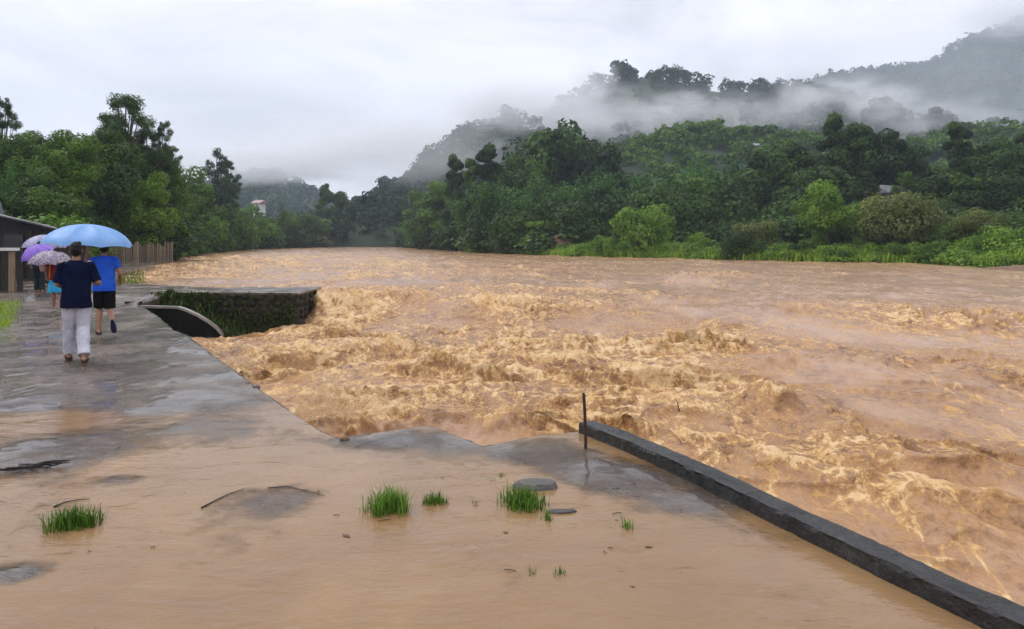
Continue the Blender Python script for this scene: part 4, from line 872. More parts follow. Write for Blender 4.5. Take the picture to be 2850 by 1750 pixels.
# huts on the left
def plank_hut():
    t = thing('plank_hut', 'low dark wooden hut with a thin tin roof edge beside the wet path', 'hut', (-20.4, 30.4, 0)); rr = random.Random(12)
    g = MB(); g.add([(-4.4, .1, -.1), (2.0, .1, -.1), (2.0, .1, 2.14), (-4.4, .1, 3.55), (-4.4, 2.2, -.1), (2.0, 2.2, -.1), (2.0, 2.2, 1.6), (-4.4, 2.2, 3.0)], [(0, 1, 2, 3), (5, 4, 7, 6), (1, 5, 6, 2), (4, 0, 3, 7), (3, 2, 6, 7)]); g.build('wall', MAT_WOODD, t)
    for i in range(28): MB().box((-4.0 + i * .20, .075, 1.35), (.185, .03, 1.5 + rr.uniform(-.04, .04))).build('board', MAT_WOODD, t)
    g = MB(); P = [(-4.6, -.55, 3.83), (2.4, -.55, 2.2), (2.4, 2.5, 1.62), (-4.6, 2.5, 3.25)]; g.add(P + [(x, y, z - .05) for x, y, z in P], [(0, 1, 2, 3), (7, 6, 5, 4), (0, 4, 5, 1), (1, 5, 6, 2), (2, 6, 7, 3), (3, 7, 4, 0)]); g.build('roof', MAT_SLATE, t)
    g = MB(); P = [(-4.6, -.6, 3.86), (2.42, -.6, 2.22)]; g.tube([P[0], P[1]], .038, 6); g.build('roof_edge', MAT_TIN, t)
    for x in (-.7, 1.3): MB().box((x, -.45, 1.05), (.1, .1, 2.1)).build('post', MAT_WOODD, t)
    MB().box((.3, .03, 1.02), (.8, .05, 1.9)).build('door', MAT_DARK, t)
plank_hut()
def plank_wall():
    t = thing('plank_yard_wall', 'yard wall of upright pale and dark planks under a white top rail', 'fence', (-18.4, 23.2, 0)); rr = random.Random(3)
    for i in range(14):
        w = .205; m = MB().box((.1 + i * .225, 0, .7), (w, .04, 1.4)); m.build('plank', MAT_WOODL if i % 4 in (1, 2) else MAT_WOODD, t)
    MB().box((1.6, -.04, 1.47), (3.3, .12, .09)).build('top_rail', MAT_WHITE, t)
    MB().box((1.6, .06, 1.28), (3.2, .06, .10)).build('rail', MAT_WOODD, t)
    for x in (.0, 3.22): MB().box((x, .07, .7), (.12, .12, 1.4)).build('post', MAT_WOODD, t)
plank_wall()
def gable_house():
    t = thing('gabled_house', 'grey tin-walled house with a steep gable rising behind the plank hut', 'house', (-24.05, 34.5, 0))
    g = MB(); g.add([(-2.5, 0, 0), (.40, 0, 0), (.40, 0, 2.9), (-.0, 0, 4.2), (-2.5, 0, 4.2), (-2.5, .4, 0), (.40, .4, 0), (.40, .4, 2.9), (0, .4, 4.2), (-2.5, .4, 4.2)], [(0, 1, 2, 3, 4), (9, 8, 7, 6, 5), (1, 6, 7, 2), (0, 4, 9, 5), (3, 8, 9, 4)]); g.build('wall', MAT_TIN, t)
    for i in range(10):
        x = -1.85 + i * .2; MB().box((x, -.02, 2.0), (.05, .03, 4.0)).build('corrugation', MAT_TIN, t)
    g = MB(); P = [(.55, -.12, 2.50), (-.03, -.12, 4.30), (-.03, .5, 4.30), (.55, .5, 2.50)]; g.add(P + [(x + .08, y, z + .06) for x, y, z in P], [(3, 2, 1, 0), (4, 5, 6, 7), (0, 1, 5, 4), (1, 2, 6, 5), (2, 3, 7, 6), (3, 0, 4, 7)]); g.build('roof', MAT_SLATE, t)
gable_house()
def shed():
    t = thing('riverside_shed', 'low open shed with a pale tin roof at the water past the fence', 'shed', (ux(588, 127), 127, -.1), .1); t.scale = (1.5, 1.2, 1.5)
    MB().box((0, 0, 1.55), (3.9, 2.4, .10)).build('roof', MAT_TIN, t); MB().box((0, 1.0, .75), (3.6, .1, 1.5)).build('wall', MAT_DARK, t)
    for x in (-1.7, -.6, .6, 1.7): MB().box((x, -1.0, .75), (.14, .14, 1.5)).build('post', MAT_WHITE if x == -.6 else MAT_WOODD, t)
    MB().box((-1.0, -1.1, .95), (1.6, .12, .16)).build('rail', MAT_TIN, t)
shed()
def house(name, label, loc, rz, w, d, h, roofh, wallm, roofm):
    t = thing(name, label, 'house', loc, rz); MB().box((0, 0, h / 2), (w, d, h)).build('wall', wallm, t)
    e = .5; g = MB(); P = [(-w/2-e, -d/2-e, h), (w/2+e, -d/2-e, h), (w/2+e, d/2+e, h), (-w/2-e, d/2+e, h), (-w/2-e, 0, h + roofh), (w/2+e, 0, h + roofh)]; g.add(P, [(0, 1, 5, 4), (2, 3, 4, 5), (1, 2, 5), (3, 0, 4), (3, 2, 1, 0)]); g.build('roof', roofm, t)
    for i in range(max(2, int(w // 2.5))):
        x = -w / 2 + (i + .5) * w / max(2, int(w // 2.5)); wd = MB().box((x, -d / 2 - .02, h * .55), (1.0, .08, 1.2)).build('window', MAT_WHITE, t); MB().box((x, -d / 2 - .07, h * .55), (.8, .03, 1.0)).build('pane', MAT_DARK, wd)
    MB().box((w * .5 - .7, -d / 2 - .02, 1.05), (.9, .07, 2.1)).build('door', MAT_WOODD, t)
house('white_house', 'white house half hidden among the dark trees of the far bank', (ux(2478, 104), 104, vz(600, 104)), .35, 4.6, 4, 3.0, 1.2, MAT_WHITE, MAT_TIN)
house('hillside_house', 'small house with a pale roof on the misty slope above the far bank', (ux(2092, 222), 222, vz(422, 222)), .2, 5, 4, 1.6, .9, MAT_WOODL, MAT_TIN)
house('white_house', 'white house with a red roof showing above the upstream trees', (ux(722, 186), 186, vz(604, 186)), -.3, 1.8, 2.4, 3.4, .8, MAT_WHITE, MAT_HAZEDROOF)
def thatched(label, u, v0, v1, Y, wpx):
    X = ux(u, Y); zb = vz(v1, Y); w = wpx * Y / FPX; h = vz(v0, Y) - zb; t = thing('thatched_hut', label, 'hut', (X, Y, zb))
    g = MB(); n = 20
    rings = [(1.12, -.12), (1.0, .1), (.78, .40), (.50, .70), (.24, .93), (.08, 1.0)]
    for k, z in rings: g.v += [(math.cos(2*math.pi*i/n) * w / 2 * k * (1 + .06 * math.sin(i * 5.3)), math.sin(2*math.pi*i/n) * w * .4 * k, z * h + .03 * math.sin(i * 3.7)) for i in range(n)]
    for j in range(len(rings) - 1): g.f += [(j*n+i, j*n+(i+1) % n, (j+1)*n+(i+1) % n, (j+1)*n+i) for i in range(n)]
    g.f.append(tuple((len(rings)-1)*n + i for i in range(n))); g.build('roof', MAT_THATCH, t)
    MB().box((0, 0, -.55), (w * .62, w * .5, 1.3)).build('wall', MAT_WOODD, t)
    for sx in (-1, 1): MB().box((sx * w * .38, -w * .28, -.6), (.10, .10, 1.3)).build('post', MAT_WOODL, t)
thatched('brown thatched hut low among the bushes on the far bank', 1556, 652, 684, 102, 96)
def mudbank():
    g = MB(); n, m = 40, 12
    for j in range(m):
        for i in range(n):
            X = 31.0 + 9 * i / (n - 1); Y = 47 + 7 * j / (m - 1) + (X - 31) * .2; s = math.sin(math.pi * i / (n - 1)) ** .4 * math.sin(math.pi * j / (m - 1)) ** .6; g.v.append((X, Y, -.7 + .75 * s + .12 * mnoise.noise((X, Y, 0))))
    g.f += [(j*n+i, j*n+i+1, (j+1)*n+i+1, (j+1)*n+i) for j in range(m - 1) for i in range(n - 1)]; g.build('mud_bank', MAT_MUDBANK, None, True, kind='structure')
mudbank()
# ================================================================ PEOPLE AND UMBRELLAS
def skin_mat(): 
    M = Mat('skin'); v = M.coord(); c = M.ramp(M.noise(v, 9, 4), [(.3, (0.26, 0.125, 0.075)), (.7, (0.38, 0.195, 0.125))]); return M.done(M.pbr(c, .5, Subsurface_Weight=.08))
MAT_SKIN = skin_mat()
MAT_HAIR = simple('black_hair', (0.002, 0.0018, 0.0016), (0.010, 0.008, 0.007), 40, 0.5, 0.9, 0.01, (1, 1, .3), Specular_IOR_Level=.2)
def cloth(name, a, b, sc_=5): 
    M = Mat(name); v = M.coord(); c = M.ramp(M.noise(v, sc_, 5, .6), [(.3, a), (.7, b)]); return M.done(M.pbr(c, .8, M.bump(M.math('ADD', M.noise(v, 7, 4, .6, .6), M.math('MULTIPLY', M.noise(v, 160, 2), .15)), .45, .02)
    , Specular_IOR_Level=.06))
CL = {'navy': cloth('navy_cotton', (0.002, 0.004, 0.018), (0.006, 0.010, 0.038)), 'white': cloth('pale_trousers', (0.42, 0.43, 0.50), (0.60, 0.61, 0.68)), 'blue': cloth('bright_blue_cotton', (0.014, 0.075, 0.50), (0.030, 0.13, 0.68)), 'black': cloth('black_shorts', (0.003, 0.003, 0.004), (0.010, 0.010, 0.012)),
      'red': cloth('dark_red_cotton', (0.14, 0.010, 0.012), (0.26, 0.022, 0.022)), 'cyan': cloth('turquoise_cloth', (0.015, 0.26, 0.50), (0.06, 0.44, 0.72)), 'dark': cloth('dark_teal_cloth', (0.010, 0.018, 0.020), (0.03, 0.048, 0.05)), 'orange': cloth('orange_cloth', (0.45, 0.10, 0.02), (0.6, 0.17, 0.04)), 'pink': cloth('pale_pink_cloth', (0.55, 0.30, 0.36), (0.72, 0.46, 0.52)),
      'sole': cloth('dark_rubber', (0.012, 0.016, 0.045), (0.025, 0.03, 0.07)), 'strap': cloth('brown_strap', (0.03, 0.014, 0.010), (0.08, 0.035, 0.022))}
def fuse(b, voxel, name, mat, parent, wr=0.0, wf=9.0, it=4, seed=0):
    me0 = b.mesh(name); o = bpy.data.objects.new(name + '_tmp', me0); C.objects.link(o)
    m = o.modifiers.new('r', 'REMESH'); m.mode = 'VOXEL'; m.voxel_size = voxel
    s = o.modifiers.new('s', 'SMOOTH'); s.factor = .5; s.iterations = it
    dg = bpy.context.evaluated_depsgraph_get(); dg.update(); me = bpy.data.meshes.new_from_object(o.evaluated_get(dg)); bpy.data.objects.remove(o); bpy.data.meshes.remove(me0); me.name = name
    n = len(me.vertices); co = np.empty(n * 3, np.float32); me.vertices.foreach_get('co', co); co = co.reshape(-1, 3)
    if wr:
        no = np.empty(n * 3, np.float32); me.vertex_normals.foreach_get('vector', no); no = no.reshape(-1, 3)
        f = fbm(co[:, 0] * wf + co[:, 1] * 3 + seed, co[:, 2] * wf * .7 + co[:, 1] * wf * .6, 3, 200 + seed) + .6 * ridged(co[:, 0] * wf * .6 + co[:, 2] * 5 + seed, co[:, 2] * wf * .35 - co[:, 0] * 6 + co[:, 1] * 4, 2, 230 + seed) - .3
        co = co + no * (wr * f)[:, None]; me.vertices.foreach_set('co', co.ravel())
    me.polygons.foreach_set('use_smooth', np.ones(len(me.polygons), bool)); me.update()
    return obj(name, me, mat, parent)
def hand(b, w, d, palm, side, curl):
    """w wrist, d finger direction, palm = the way the palm faces, side +1 if the thumb lies on d x palm"""
    w = Vector(w); d = Vector(d).normalized(); pn = Vector(palm); pn = (pn - d * pn.dot(d)).normalized(); s = d.cross(pn).normalized() * side
    b.cone(w, .026, w + d * .045, .032, 8); b.cone(w + d * .03 + s * .022, .019, w + d * .085 + s * .026, .014, 8); b.cone(w + d * .03 - s * .018, .019, w + d * .08 - s * .026, .013, 8); b.ball(w + d * .06, (.03, .03, .03), 10, 7)
    for k, (o, L) in enumerate(((.030, .070), (.010, .078), (-.010, .073), (-.030, .058))):
        p = w + d * .088 + s * o; a = curl * .9; q = p + (d * math.cos(a) + pn * math.sin(a)) * L * .45; r = q + (d * math.cos(a * 2) + pn * math.sin(a * 2)) * L * .32; e = r + (d * math.cos(a * 2.8) + pn * math.sin(a * 2.8)) * L * .25
        b.cone(p, .0098, q, .0092, 7); b.cone(q, .0092, r, .0086, 7); b.cone(r, .0086, e, .0078, 7)
    t0 = w + d * .03 + s * .036; t1 = t0 + (d * .6 + s * .55 + pn * .35).normalized() * .034; t2 = t1 + (d * .75 + pn * .55).normalized() * .03; b.cone(t0, .0125, t1, .0112, 7); b.cone(t1, .0112, t2, .009, 7)
def foot(b, ank, toe, up=(0, 0, 1)):
    a = Vector(ank); t = Vector(toe); f = (t - a); b.cone(a, .036, a + f * .15 - Vector(up) * .02, .038, 10); b.cone(a + f * .2 - Vector(up) * .02, .036, a + f * .75 - Vector(up) * .038, .030, 10)
    sd = f.normalized().cross(Vector(up)).normalized(); b.cone(a + f * .62 - Vector(up) * .042 - sd * .022, .024, t - sd * .03 - Vector(up) * .045, .015, 8); b.cone(a + f * .62 - Vector(up) * .042 + sd * .022, .024, t + sd * .024 - Vector(up) * .045, .017, 8); b.cone(a - f * .22 - Vector(up) * .04, .03, a + f * .1 - Vector(up) * .045, .032, 10)
def body(P):
    b = MB(); ht = P.get('lean', 0)
    b.loft([((0, 0, .80), .13, .09), ((0, 0, .88), .16, .112), ((0, 0, .98), .15, .105), ((0, .0, 1.07), .138, .098), ((0, .005, 1.20), .152, .108), ((0, 0, 1.32), .168, .108), ((0, -.005, 1.40), .150, .088), ((0, 0, 1.445), .075, .062)])
    b.cone((0, 0, 1.42), .058, (0, .015, 1.53), .053, 12); b.ball((0, .020, 1.605), (.074, .092, .098), 18, 12); b.ball((0, .045, 1.545), (.055, .062, .062), 14, 9)
    b.cone((0, .104, 1.60), .010, (0, .122, 1.572), .014, 8); b.ball((0, .104, 1.540), (.022, .010, .008), 8, 6)
    for sx in (-1, 1): b.ball((sx * .076, .012, 1.585), (.010, .020, .032), 8, 6); b.ball((sx * .031, .098, 1.615), (.018, .012, .008), 8, 6)
    for sd in ('L', 'R'):
        sx = -1 if sd == 'L' else 1; sh = Vector((sx * .172, -.005, 1.385)); el = Vector(P['el' + sd]); wr = Vector(P['wr' + sd])
        b.ball(sh, (.058, .056, .058), 12, 8); b.cone(sh, .050, el, .037, 12); b.cone(el, .038, el.lerp(wr, .35), .039, 12); b.cone(el.lerp(wr, .35), .039, wr, .026, 12)
        hd = P.get('hd' + sd, wr - el); hand(b, wr, hd, P.get('pn' + sd, (-sx, 0, 0)), P.get('ts' + sd, 1), P.get('cu' + sd, .35))
        hp = Vector((sx * .088, 0, .88)); kn = Vector(P['kn' + sd]); an = Vector(P['an' + sd]); b.cone(hp, .086, hp.lerp(kn, .5), .072, 14); b.cone(hp.lerp(kn, .5), .072, kn, .052, 14)
        back = Vector((0, -.012, 0)); b.cone(kn, .052, kn.lerp(an, .33) + back, .056, 12); b.cone(kn.lerp(an, .33) + back, .056, an, .034, 12); foot(b, an, P['to' + sd], P.get('fu' + sd, (0, 0, 1)))
    return b
def person(label, loc, rz, P, shirt, bottom, sc_=1.0, voxel=.0075, long_hair=False, shoes='strap', seed=0, barefoot=False):
    t = thing('person', label, 'person', loc, rz); t.scale = (sc_, sc_, sc_)
    fuse(body(P), voxel, 'body', MAT_SKIN, t, it=3)
    h = MB(); h.ball((0, .004, 1.628), (.083, .098, .094), 18, 12); h.ball((0, -.030, 1.585), (.079, .072, .085), 16, 10)
    if long_hair: h.loft([((0, -.05, 1.26), .07, .03), ((0, -.06, 1.40), .085, .045), ((0, -.04, 1.55), .08, .06), ((0, -.02, 1.62), .07, .06)])
    for i in range(60):
        a = i * 2.4; z = 1.56 + .15 * ((i * 37) % 60) / 60; r = .075 * math.sqrt(max(.05, 1 - ((z - 1.62) / .11) ** 2)); h.ball((r * math.cos(a), -.012 + r * 1.12 * math.sin(a) if math.sin(a) < .55 else -.02, z), .017, 6, 5)
    fuse(h, .008, 'hair', MAT_HAIR, t, .006, 22, 2, seed)
    s = MB(); hem = P.get('hem', .80); w = P.get('girth', 1.0)
    s.loft([((0, -.005, hem), .198 * w, .138 * w), ((0, -.005, hem + .10), .190 * w, .132 * w), ((0, 0, 1.03), .176 * w, .126 * w), ((0, .003, 1.18), .180 * w, .128), ((0, 0, 1.31), .192, .126), ((0, -.005, 1.385), .178, .104), ((0, -.004, 1.425), .118, .082), ((0, 0, 1.452), .074, .066)])
    for sd in ('L', 'R'):
        sx = -1 if sd == 'L' else 1; sh = Vector((sx * .172, -.005, 1.375)); el = Vector(P['el' + sd]); k = P.get('sleeve', .75); e = sh.lerp(el, k); s.ball(sh, (.070, .068, .066), 12, 8); s.tube([sh, sh.lerp(e, .5), e], [.070, .068, .064], 14)
    fuse(s, .009, 'shirt', CL[shirt], t, .011, 8, 4, seed + 3)
    p = MB(); cut = P.get('cut', 1.0)
    p.loft([((0, 0, .80), .168, .120), ((0, 0, .90), .180, .128), ((0, 0, 1.0), .166, .118)])
    if bottom[1] == 'skirt':
        p.loft([((0, 0, .50), .215, .17), ((0, 0, .66), .20, .15), ((0, 0, .82), .18, .13), ((0, 0, .95), .165, .12)])
    else:
        for sd in ('L', 'R'):
            sx = -1 if sd == 'L' else 1; hp = Vector((sx * .088, 0, .87)); kn = Vector(P['kn' + sd]); an = Vector(P['an' + sd])
            if bottom[1] == 'shorts': e = hp.lerp(kn, .96); p.ball(hp, (.098, .108, .10), 14, 9); p.tube([hp, hp.lerp(e, .5), e], [.100, .098, .098], 16)
            else:
                e = kn.lerp(an, .97); p.ball(hp, (.098, .108, .10), 14, 9); p.tube([hp, hp.lerp(kn, .5), kn, kn.lerp(an, .5), e + Vector((0, 0, .0))], [.100, .096, .086, .084, .082], 16); p.ball(kn, .086, 12, 8)
    fuse(p, .009, {'shorts': 'shorts', 'skirt': 'skirt'}.get(bottom[1], 'trousers'), CL[bottom[0]], t, .013, 7, 4, seed + 6)
    if not barefoot:
        for sd in ('L', 'R'):
            an = Vector(P['an' + sd]); to = Vector(P['to' + sd]); up = Vector(P.get('fu' + sd, (0, 0, 1))); f = (to - an); c = an + f * .38 - up * .075; x = f.normalized(); y = up.cross(x).normalized(); up2 = x.cross(y); m = Matrix((x, y, up2)).transposed()
            g = MB(); n = 18; vs = []
            for zz in (-.012, .012): vs += [c + m @ Vector((.135 * math.cos(q), (.046 + .012 * math.cos(q)) * math.sin(q), zz)) for q in [2 * math.pi * i / n for i in range(n)]]
            g.add(vs, [tuple(range(n - 1, -1, -1)), tuple(range(n, 2 * n))] + [(i, (i + 1) % n, n + (i + 1) % n, n + i) for i in range(n)]); so = g.build('sandal', CL['sole' if shoes == 'sole' else 'strap'], t)
            g = MB(); q = an + f * .62 - up * .05
            for s1 in (-1, 1): g.tube([q + y * s1 * .05 - up * .02, q + y * s1 * .03 + up * .022 - x * .01, q + x * .06 + up * .004], .007, 6)
            g.build('strap', CL['strap'], so)
    return t
def umbrella(label, apex, rad, drop, tilt, fabric, handle_len, rz=0.0, group='umbrellas held up by the walkers'):
    """apex = top centre of the canopy; tilt = (about x, about y) in degrees"""
    t = thing('umbrella', label, 'umbrella', apex, 0, group); t.rotation_euler = (R(tilt[0]), R(tilt[1]), rz); g = MB(); nr = 12; na = 64
    for j in range(nr + 1):
        q = j / nr
        for i in range(na):
            a = 2 * math.pi * i / na; k = abs(((i / (na / 8)) % 1) - .5) * 2            # 1 on a rib, 0 between ribs
            r = rad * (math.sin(q * 1.42) / math.sin(1.42)) * (1 - .055 * q * q * (1 - k ** 2)); z = -drop * (1 - math.cos(q * 1.42)) / (1 - math.cos(1.42)) - .075 * rad * (1 - k ** 2) * math.sin(q * 3.14) + .04 * rad * q ** 3 * (1 - k ** 2)
            g.v.append((r * math.cos(a), r * math.sin(a), z))
    g.f += [(j*na + i, (j+1)*na + i, (j+1)*na + (i+1) % na, j*na + (i+1) % na) for j in range(nr) for i in range(na)]
    g.build('canopy', fabric, t, True)
    ms = simple('umbrella_steel', (.10, .10, .11), (.3, .3, .32), 20, .35, 0, .01, Metallic=.7) if 'umbrella_steel' not in bpy.data.materials else bpy.data.materials['umbrella_steel']
    MB().tube([(0, 0, .0), (0, 0, -handle_len)], .0075, 8).build('shaft', ms, t); MB().tube([(0, 0, -.01), (0, 0, .05)], [.012, .006], 8).build('tip', ms, t)
    hp = [(0, 0, -handle_len + .02), (0, 0, -handle_len - .10)] + [(.035 - .035 * math.cos(k), 0, -handle_len - .10 - .035 * math.sin(k)) for k in (.8, 1.6, 2.4, 3.1)]
    MB().tube(hp, .014, 8).build('handle', CL['sole'], t)
    rib = MB().tube([(rad * (math.sin(q * 1.42) / math.sin(1.42)) * .99, 0, -drop * (1 - math.cos(q * 1.42)) / (1 - math.cos(1.42)) - .012) for q in np.linspace(.02, 1, 9)], .004, 5).mesh('rib'); rib.materials.append(ms)
    strut = MB().tube([(.02, 0, -drop * 1.05), (rad * .52, 0, -drop * .30)], .0035, 5).mesh('strut'); strut.materials.append(ms)
    for i in range(8):
        o = obj('rib', rib, None, t); o.rotation_euler = (0, 0, math.pi / 4 * i); o = obj('strut', strut, None, t); o.rotation_euler = (0, 0, math.pi / 4 * i)
    return t
def fabric_mat(name, a, b, speck=None):
    M = Mat(name); v = M.coord(); c = M.ramp(M.noise(v, 4, 3), [(.3, a), (.7, b)])
    if speck:
        vo = M.n('ShaderNodeTexVoronoi', ins={'Vector': v, 'Scale': 24.0, 'Randomness': 1.0}); c = M.mix(M.rng(M.math('ADD', vo.outputs['Distance'], M.math('MULTIPLY', M.math('SUBTRACT', M.noise(v, 30, 2), .5), .5)), .28, .42), speck[0], c); c = M.mix(M.rng(M.noise(v, 13, 3, .6), .56, .62), c, speck[1])
    p = M.pbr(c, .50, Coat_Weight=.06, Specular_IOR_Level=.3); tr = M.n('ShaderNodeBsdfTranslucent', ins={'Color': c}).outputs[0]
    return M.done(M.n('ShaderNodeMixShader', ins={0: .28, 1: p, 2: tr}).outputs[0])
F_BLUE = fabric_mat('sky_blue_nylon', (0.20, 0.42, 0.80), (0.27, 0.50, 0.88)); F_PURPLE = fabric_mat('purple_nylon', (0.27, 0.15, 0.66), (0.36, 0.21, 0.80))
F_SPECK = fabric_mat('speckled_print', (0.36, 0.32, 0.40), (0.46, 0.40, 0.50), ((0.05, 0.045, 0.06), (0.15, 0.13, 0.19))); F_PALE = fabric_mat('pale_blue_print', (0.34, 0.36, 0.56), (0.44, 0.46, 0.64), ((0.12, 0.14, 0.30), (0.55, 0.50, 0.62)))

G0 = .012
NAVY = dict(elR=(.265, -.03, 1.135), wrR=(.30, .20, 1.10), hdR=(-.3, 1, .1), pnR=(-1, 0, 0), cuR=.7, elL=(-.235, .0, 1.12), wrL=(-.17, .22, 1.06), cuL=.7, knL=(-.085, .12, .48), anL=(-.090, .20, .10), toL=(-.10, .40, .10), knR=(.085, .03, .48), anR=(.095, -.22, .10), toR=(.115, -.02, .10), hem=.77, sleeve=.96, girth=1.04)
nx, ny, _ = gp(212, 1008)
person('person in navy shirt and pale trousers walking away under the blue umbrella', (nx, ny, G0), R(30), NAVY, 'navy', ('white', 'trousers'), 1.0, seed=1)
BLUE = dict(elL=(-.30, .19, 1.235), wrL=(-.275, .115, 1.50), hdL=(.1, .05, 1), pnL=(1, 0, 0), tsL=1, cuL=1.05, elR=(.262, -.04, 1.125), wrR=(.27, .17, .97), cuR=.5, knL=(-.08, .06, .48), anL=(-.085, -.04, .10), toL=(-.095, .16, .10), knR=(.095, -.03, .46), anR=(.135, -.40, .275), toR=(.165, -.345, .085), fuR=(0.0, .95, .25), hem=.80, sleeve=.62)
bx, by, _ = gp(290, 932)
person('person in bright blue T-shirt and black shorts lifting one heel', (bx, by, G0), R(28), BLUE, 'blue', ('black', 'shorts'), 1.0, shoes='sole', seed=2)
c_, s_ = math.cos(R(28)), math.sin(R(28)); lx, ly = -.250, .125
umbrella('large plain sky-blue umbrella over the two walkers', (bx + lx * c_ - ly * s_, by + lx * s_ + ly * c_, 2.045), .775, .40, (0, 3), F_BLUE, .60)
rx, ry, _ = gp(158, 868)
RED = dict(elR=(.22, .10, 1.14), wrR=(.08, .22, 1.32), hdR=(0, .1, 1), pnR=(-1, 0, 0), cuR=1.05, elL=(-.25, -.02, 1.12), wrL=(-.24, .12, .92), cuL=.5, knL=(-.07, .10, .48), anL=(-.07, .12, .10), toL=(-.08, .32, .10), knR=(.08, .0, .48), anR=(.08, -.16, .10), toR=(.09, .04, .10), hem=.84, sleeve=.7)
rp = person('person in dark red top and turquoise skirt under the speckled umbrella', (rx, ry, .03), R(31), RED, 'red', ('cyan', 'skirt'), .90, .010, True, seed=3, barefoot=True)
MB().tube([(-.13, -.09, 1.36), (-.16, -.140, 1.2), (-.165, -.145, 1.0), (-.17, -.15, .84)], [.012, .018, .020, .014], 8).build('orange_sash', CL['orange'], rp, True)
b = MB(); b.loft([((0, 0, 0), .05, .03), ((0, 0, .12), .075, .045), ((.01, 0, .26), .06, .04), ((.02, 0, .34), .03, .025)]); b.tube([(.02, 0, .33), (.07, .02, .44), (.10, .03, .38)], .008, 6)
o = b.build('cloth_bag', CL['pink'], None, True, label='pale pink cloth bag hanging at the side of the red-topped walker', cat='bag'); o.location = (rx - .235, ry - .19, 1.0)
umbrella('grey umbrella with a dense speckled print held low by the red-topped walker', (ux(137, ry - .15), ry - .15, vz(697, ry - .15)), .475, .30, (6, 0), F_SPECK, .55)
DARK = dict(RED); DARK['hem'] = .78
dx_, dy_ = ux(110, 22.6), 22.6
person('person in dark clothes walking beneath the purple umbrella', (dx_, dy_, .17), R(33), DARK, 'dark', ('dark', 'trousers'), .90, .012, True, seed=4)
umbrella('purple umbrella tilted towards the river', (ux(97, 22.1), 22.1, vz(682, 22.1)), .47, .34, (20, -8), F_PURPLE, .55)
ex, ey = ux(128, 25.6), 25.6
person('person in dark clothes mostly hidden behind the other walkers', (ex, ey, .19), R(33), DARK, 'dark', ('dark', 'trousers'), .96, .012, False, seed=5)
umbrella('pale blue patterned umbrella farthest along the path', (ux(125, 25.2), 25.2, vz(653, 25.2)), .68, .42, (4, 2), F_PALE, .60)
# ================================================================ SMALL THINGS ON THE TERRACE
def tuft(label, u, v, wpx, hpx, n, seed, elong=(1, .6), rz=0.0):
    x, y, _ = gp(u, v); k = y / FPX; w = wpx * k / 2; h = hpx * k; rs = np.random.RandomState(seed); m = 14; P = np.zeros((n, 3)); q = rs.normal(size=(n, 2)) * .42; q = q[np.hypot(q[:, 0], q[:, 1]) < 1.15]; P = np.zeros((len(q), 3)); P[:, 0] = q[:, 0] * w * elong[0]; P[:, 1] = q[:, 1] * w * elong[1] * 1.6; P[:, 2] = -.02
    me = blades('grass_tuft', P, h * .30, h * 1.2, .014, 5, seed + 1, 'tuft', .0030)
    return obj('grass_tuft', me, None, None, label, 'grass tuft', 'grass tufts in the muddy flood water', loc=(x, y, 0)) and bpy.context.scene.objects
def tuft_at(*a, rz=0.0, **k):
    before = set(bpy.data.objects); tuft(*a, **k); o = (set(bpy.data.objects) - before).pop(); o.rotation_euler = (0, 0, rz)
tuft_at('wide grass tuft stretched sideways at the lower left of the flooded terrace', 208, 1462, 165, 58, 170, 31, elong=(1.0, .45), rz=.28)
tuft_at('round bushy grass tuft, tallest of the row in the flood water', 1084, 1420, 118, 72, 150, 33, elong=(1, .7))
tuft_at('small spiky grass tuft just right of the tall bushy one', 1208, 1402, 74, 42, 50, 35, elong=(1, .5))
tuft_at('leafy grass tuft growing against the flat grey stone', 1456, 1405, 130, 56, 140, 37, elong=(1, .75), rz=.3)
tuft_at('tiny grass sprig alone between the spiky tuft and the grey stone', 1321, 1401, 30, 17, 10, 39)
tuft_at('tiny dark sprig nearest the broken terrace lip', 1398, 1326, 16, 18, 10, 41)
tuft_at('tiny dark sprig left of the one by the broken lip', 1369, 1338, 14, 14, 8, 43)
tuft_at('thin upright sprig beside the dark flat stone', 1524, 1448, 22, 44, 10, 45)
tuft_at('faint thin sprig in the flood water near the kerb', 1748, 1474, 30, 44, 8, 47)
tuft_at('lone grass sprig at the bottom near the flat grey slabs', 1555, 1600, 26, 34, 7, 49)
tuft_at('drowned yellow sprig at the bottom centre of the flood', 1480, 1600, 18, 30, 6, 51)
tuft_at('tiny drowned sprig at the left of the flooded terrace', 84, 1178, 20, 14, 10, 53)
def rock(label, u, v, wpx, hpx, seed, dep=.6, rz=0.0, mat=None):
    x, y, _ = gp(u, v); k = y / FPX; bm = bmesh.new(); bmesh.ops.create_icosphere(bm, subdivisions=3, radius=1)
    for q in bm.verts:
        q.co *= 1 + .22 * mnoise.noise(q.co * 1.3 + Vector((seed, 0, 0))) + .08 * mnoise.noise(q.co * 4 + Vector((0, seed, 0))); q.co.z = min(q.co.z, .55)
    me = bpy.data.meshes.new('stone'); bm.to_mesh(me); bm.free()
    o = obj('stone', me, mat or MAT_CAPSTONE, None, label, 'stone', 'stones in the flood water', loc=(x, y, -.005)); o.scale = (wpx * k / 2, wpx * k / 2 * dep, hpx * k * 1.4); o.rotation_euler = (0, 0, rz)
MAT_CAPSTONE = simple('grey_wet_stone', (0.06, 0.055, 0.05), (0.17, 0.16, 0.145), 9, 0.3, 0.8, 0.01)
rock('flat grey stone half sunk behind the leafy grass tuft', 1488, 1358, 128, 26, 1.3, .55)
rock('low dark stone with a long tail near the thin sprig', 1560, 1428, 90, 14, 4.1, .35, .1)
rock('small brown stone at the broken lip of the terrace', 958, 1226, 30, 11, 7.7, .8, 0, MAT_MUDBANK)
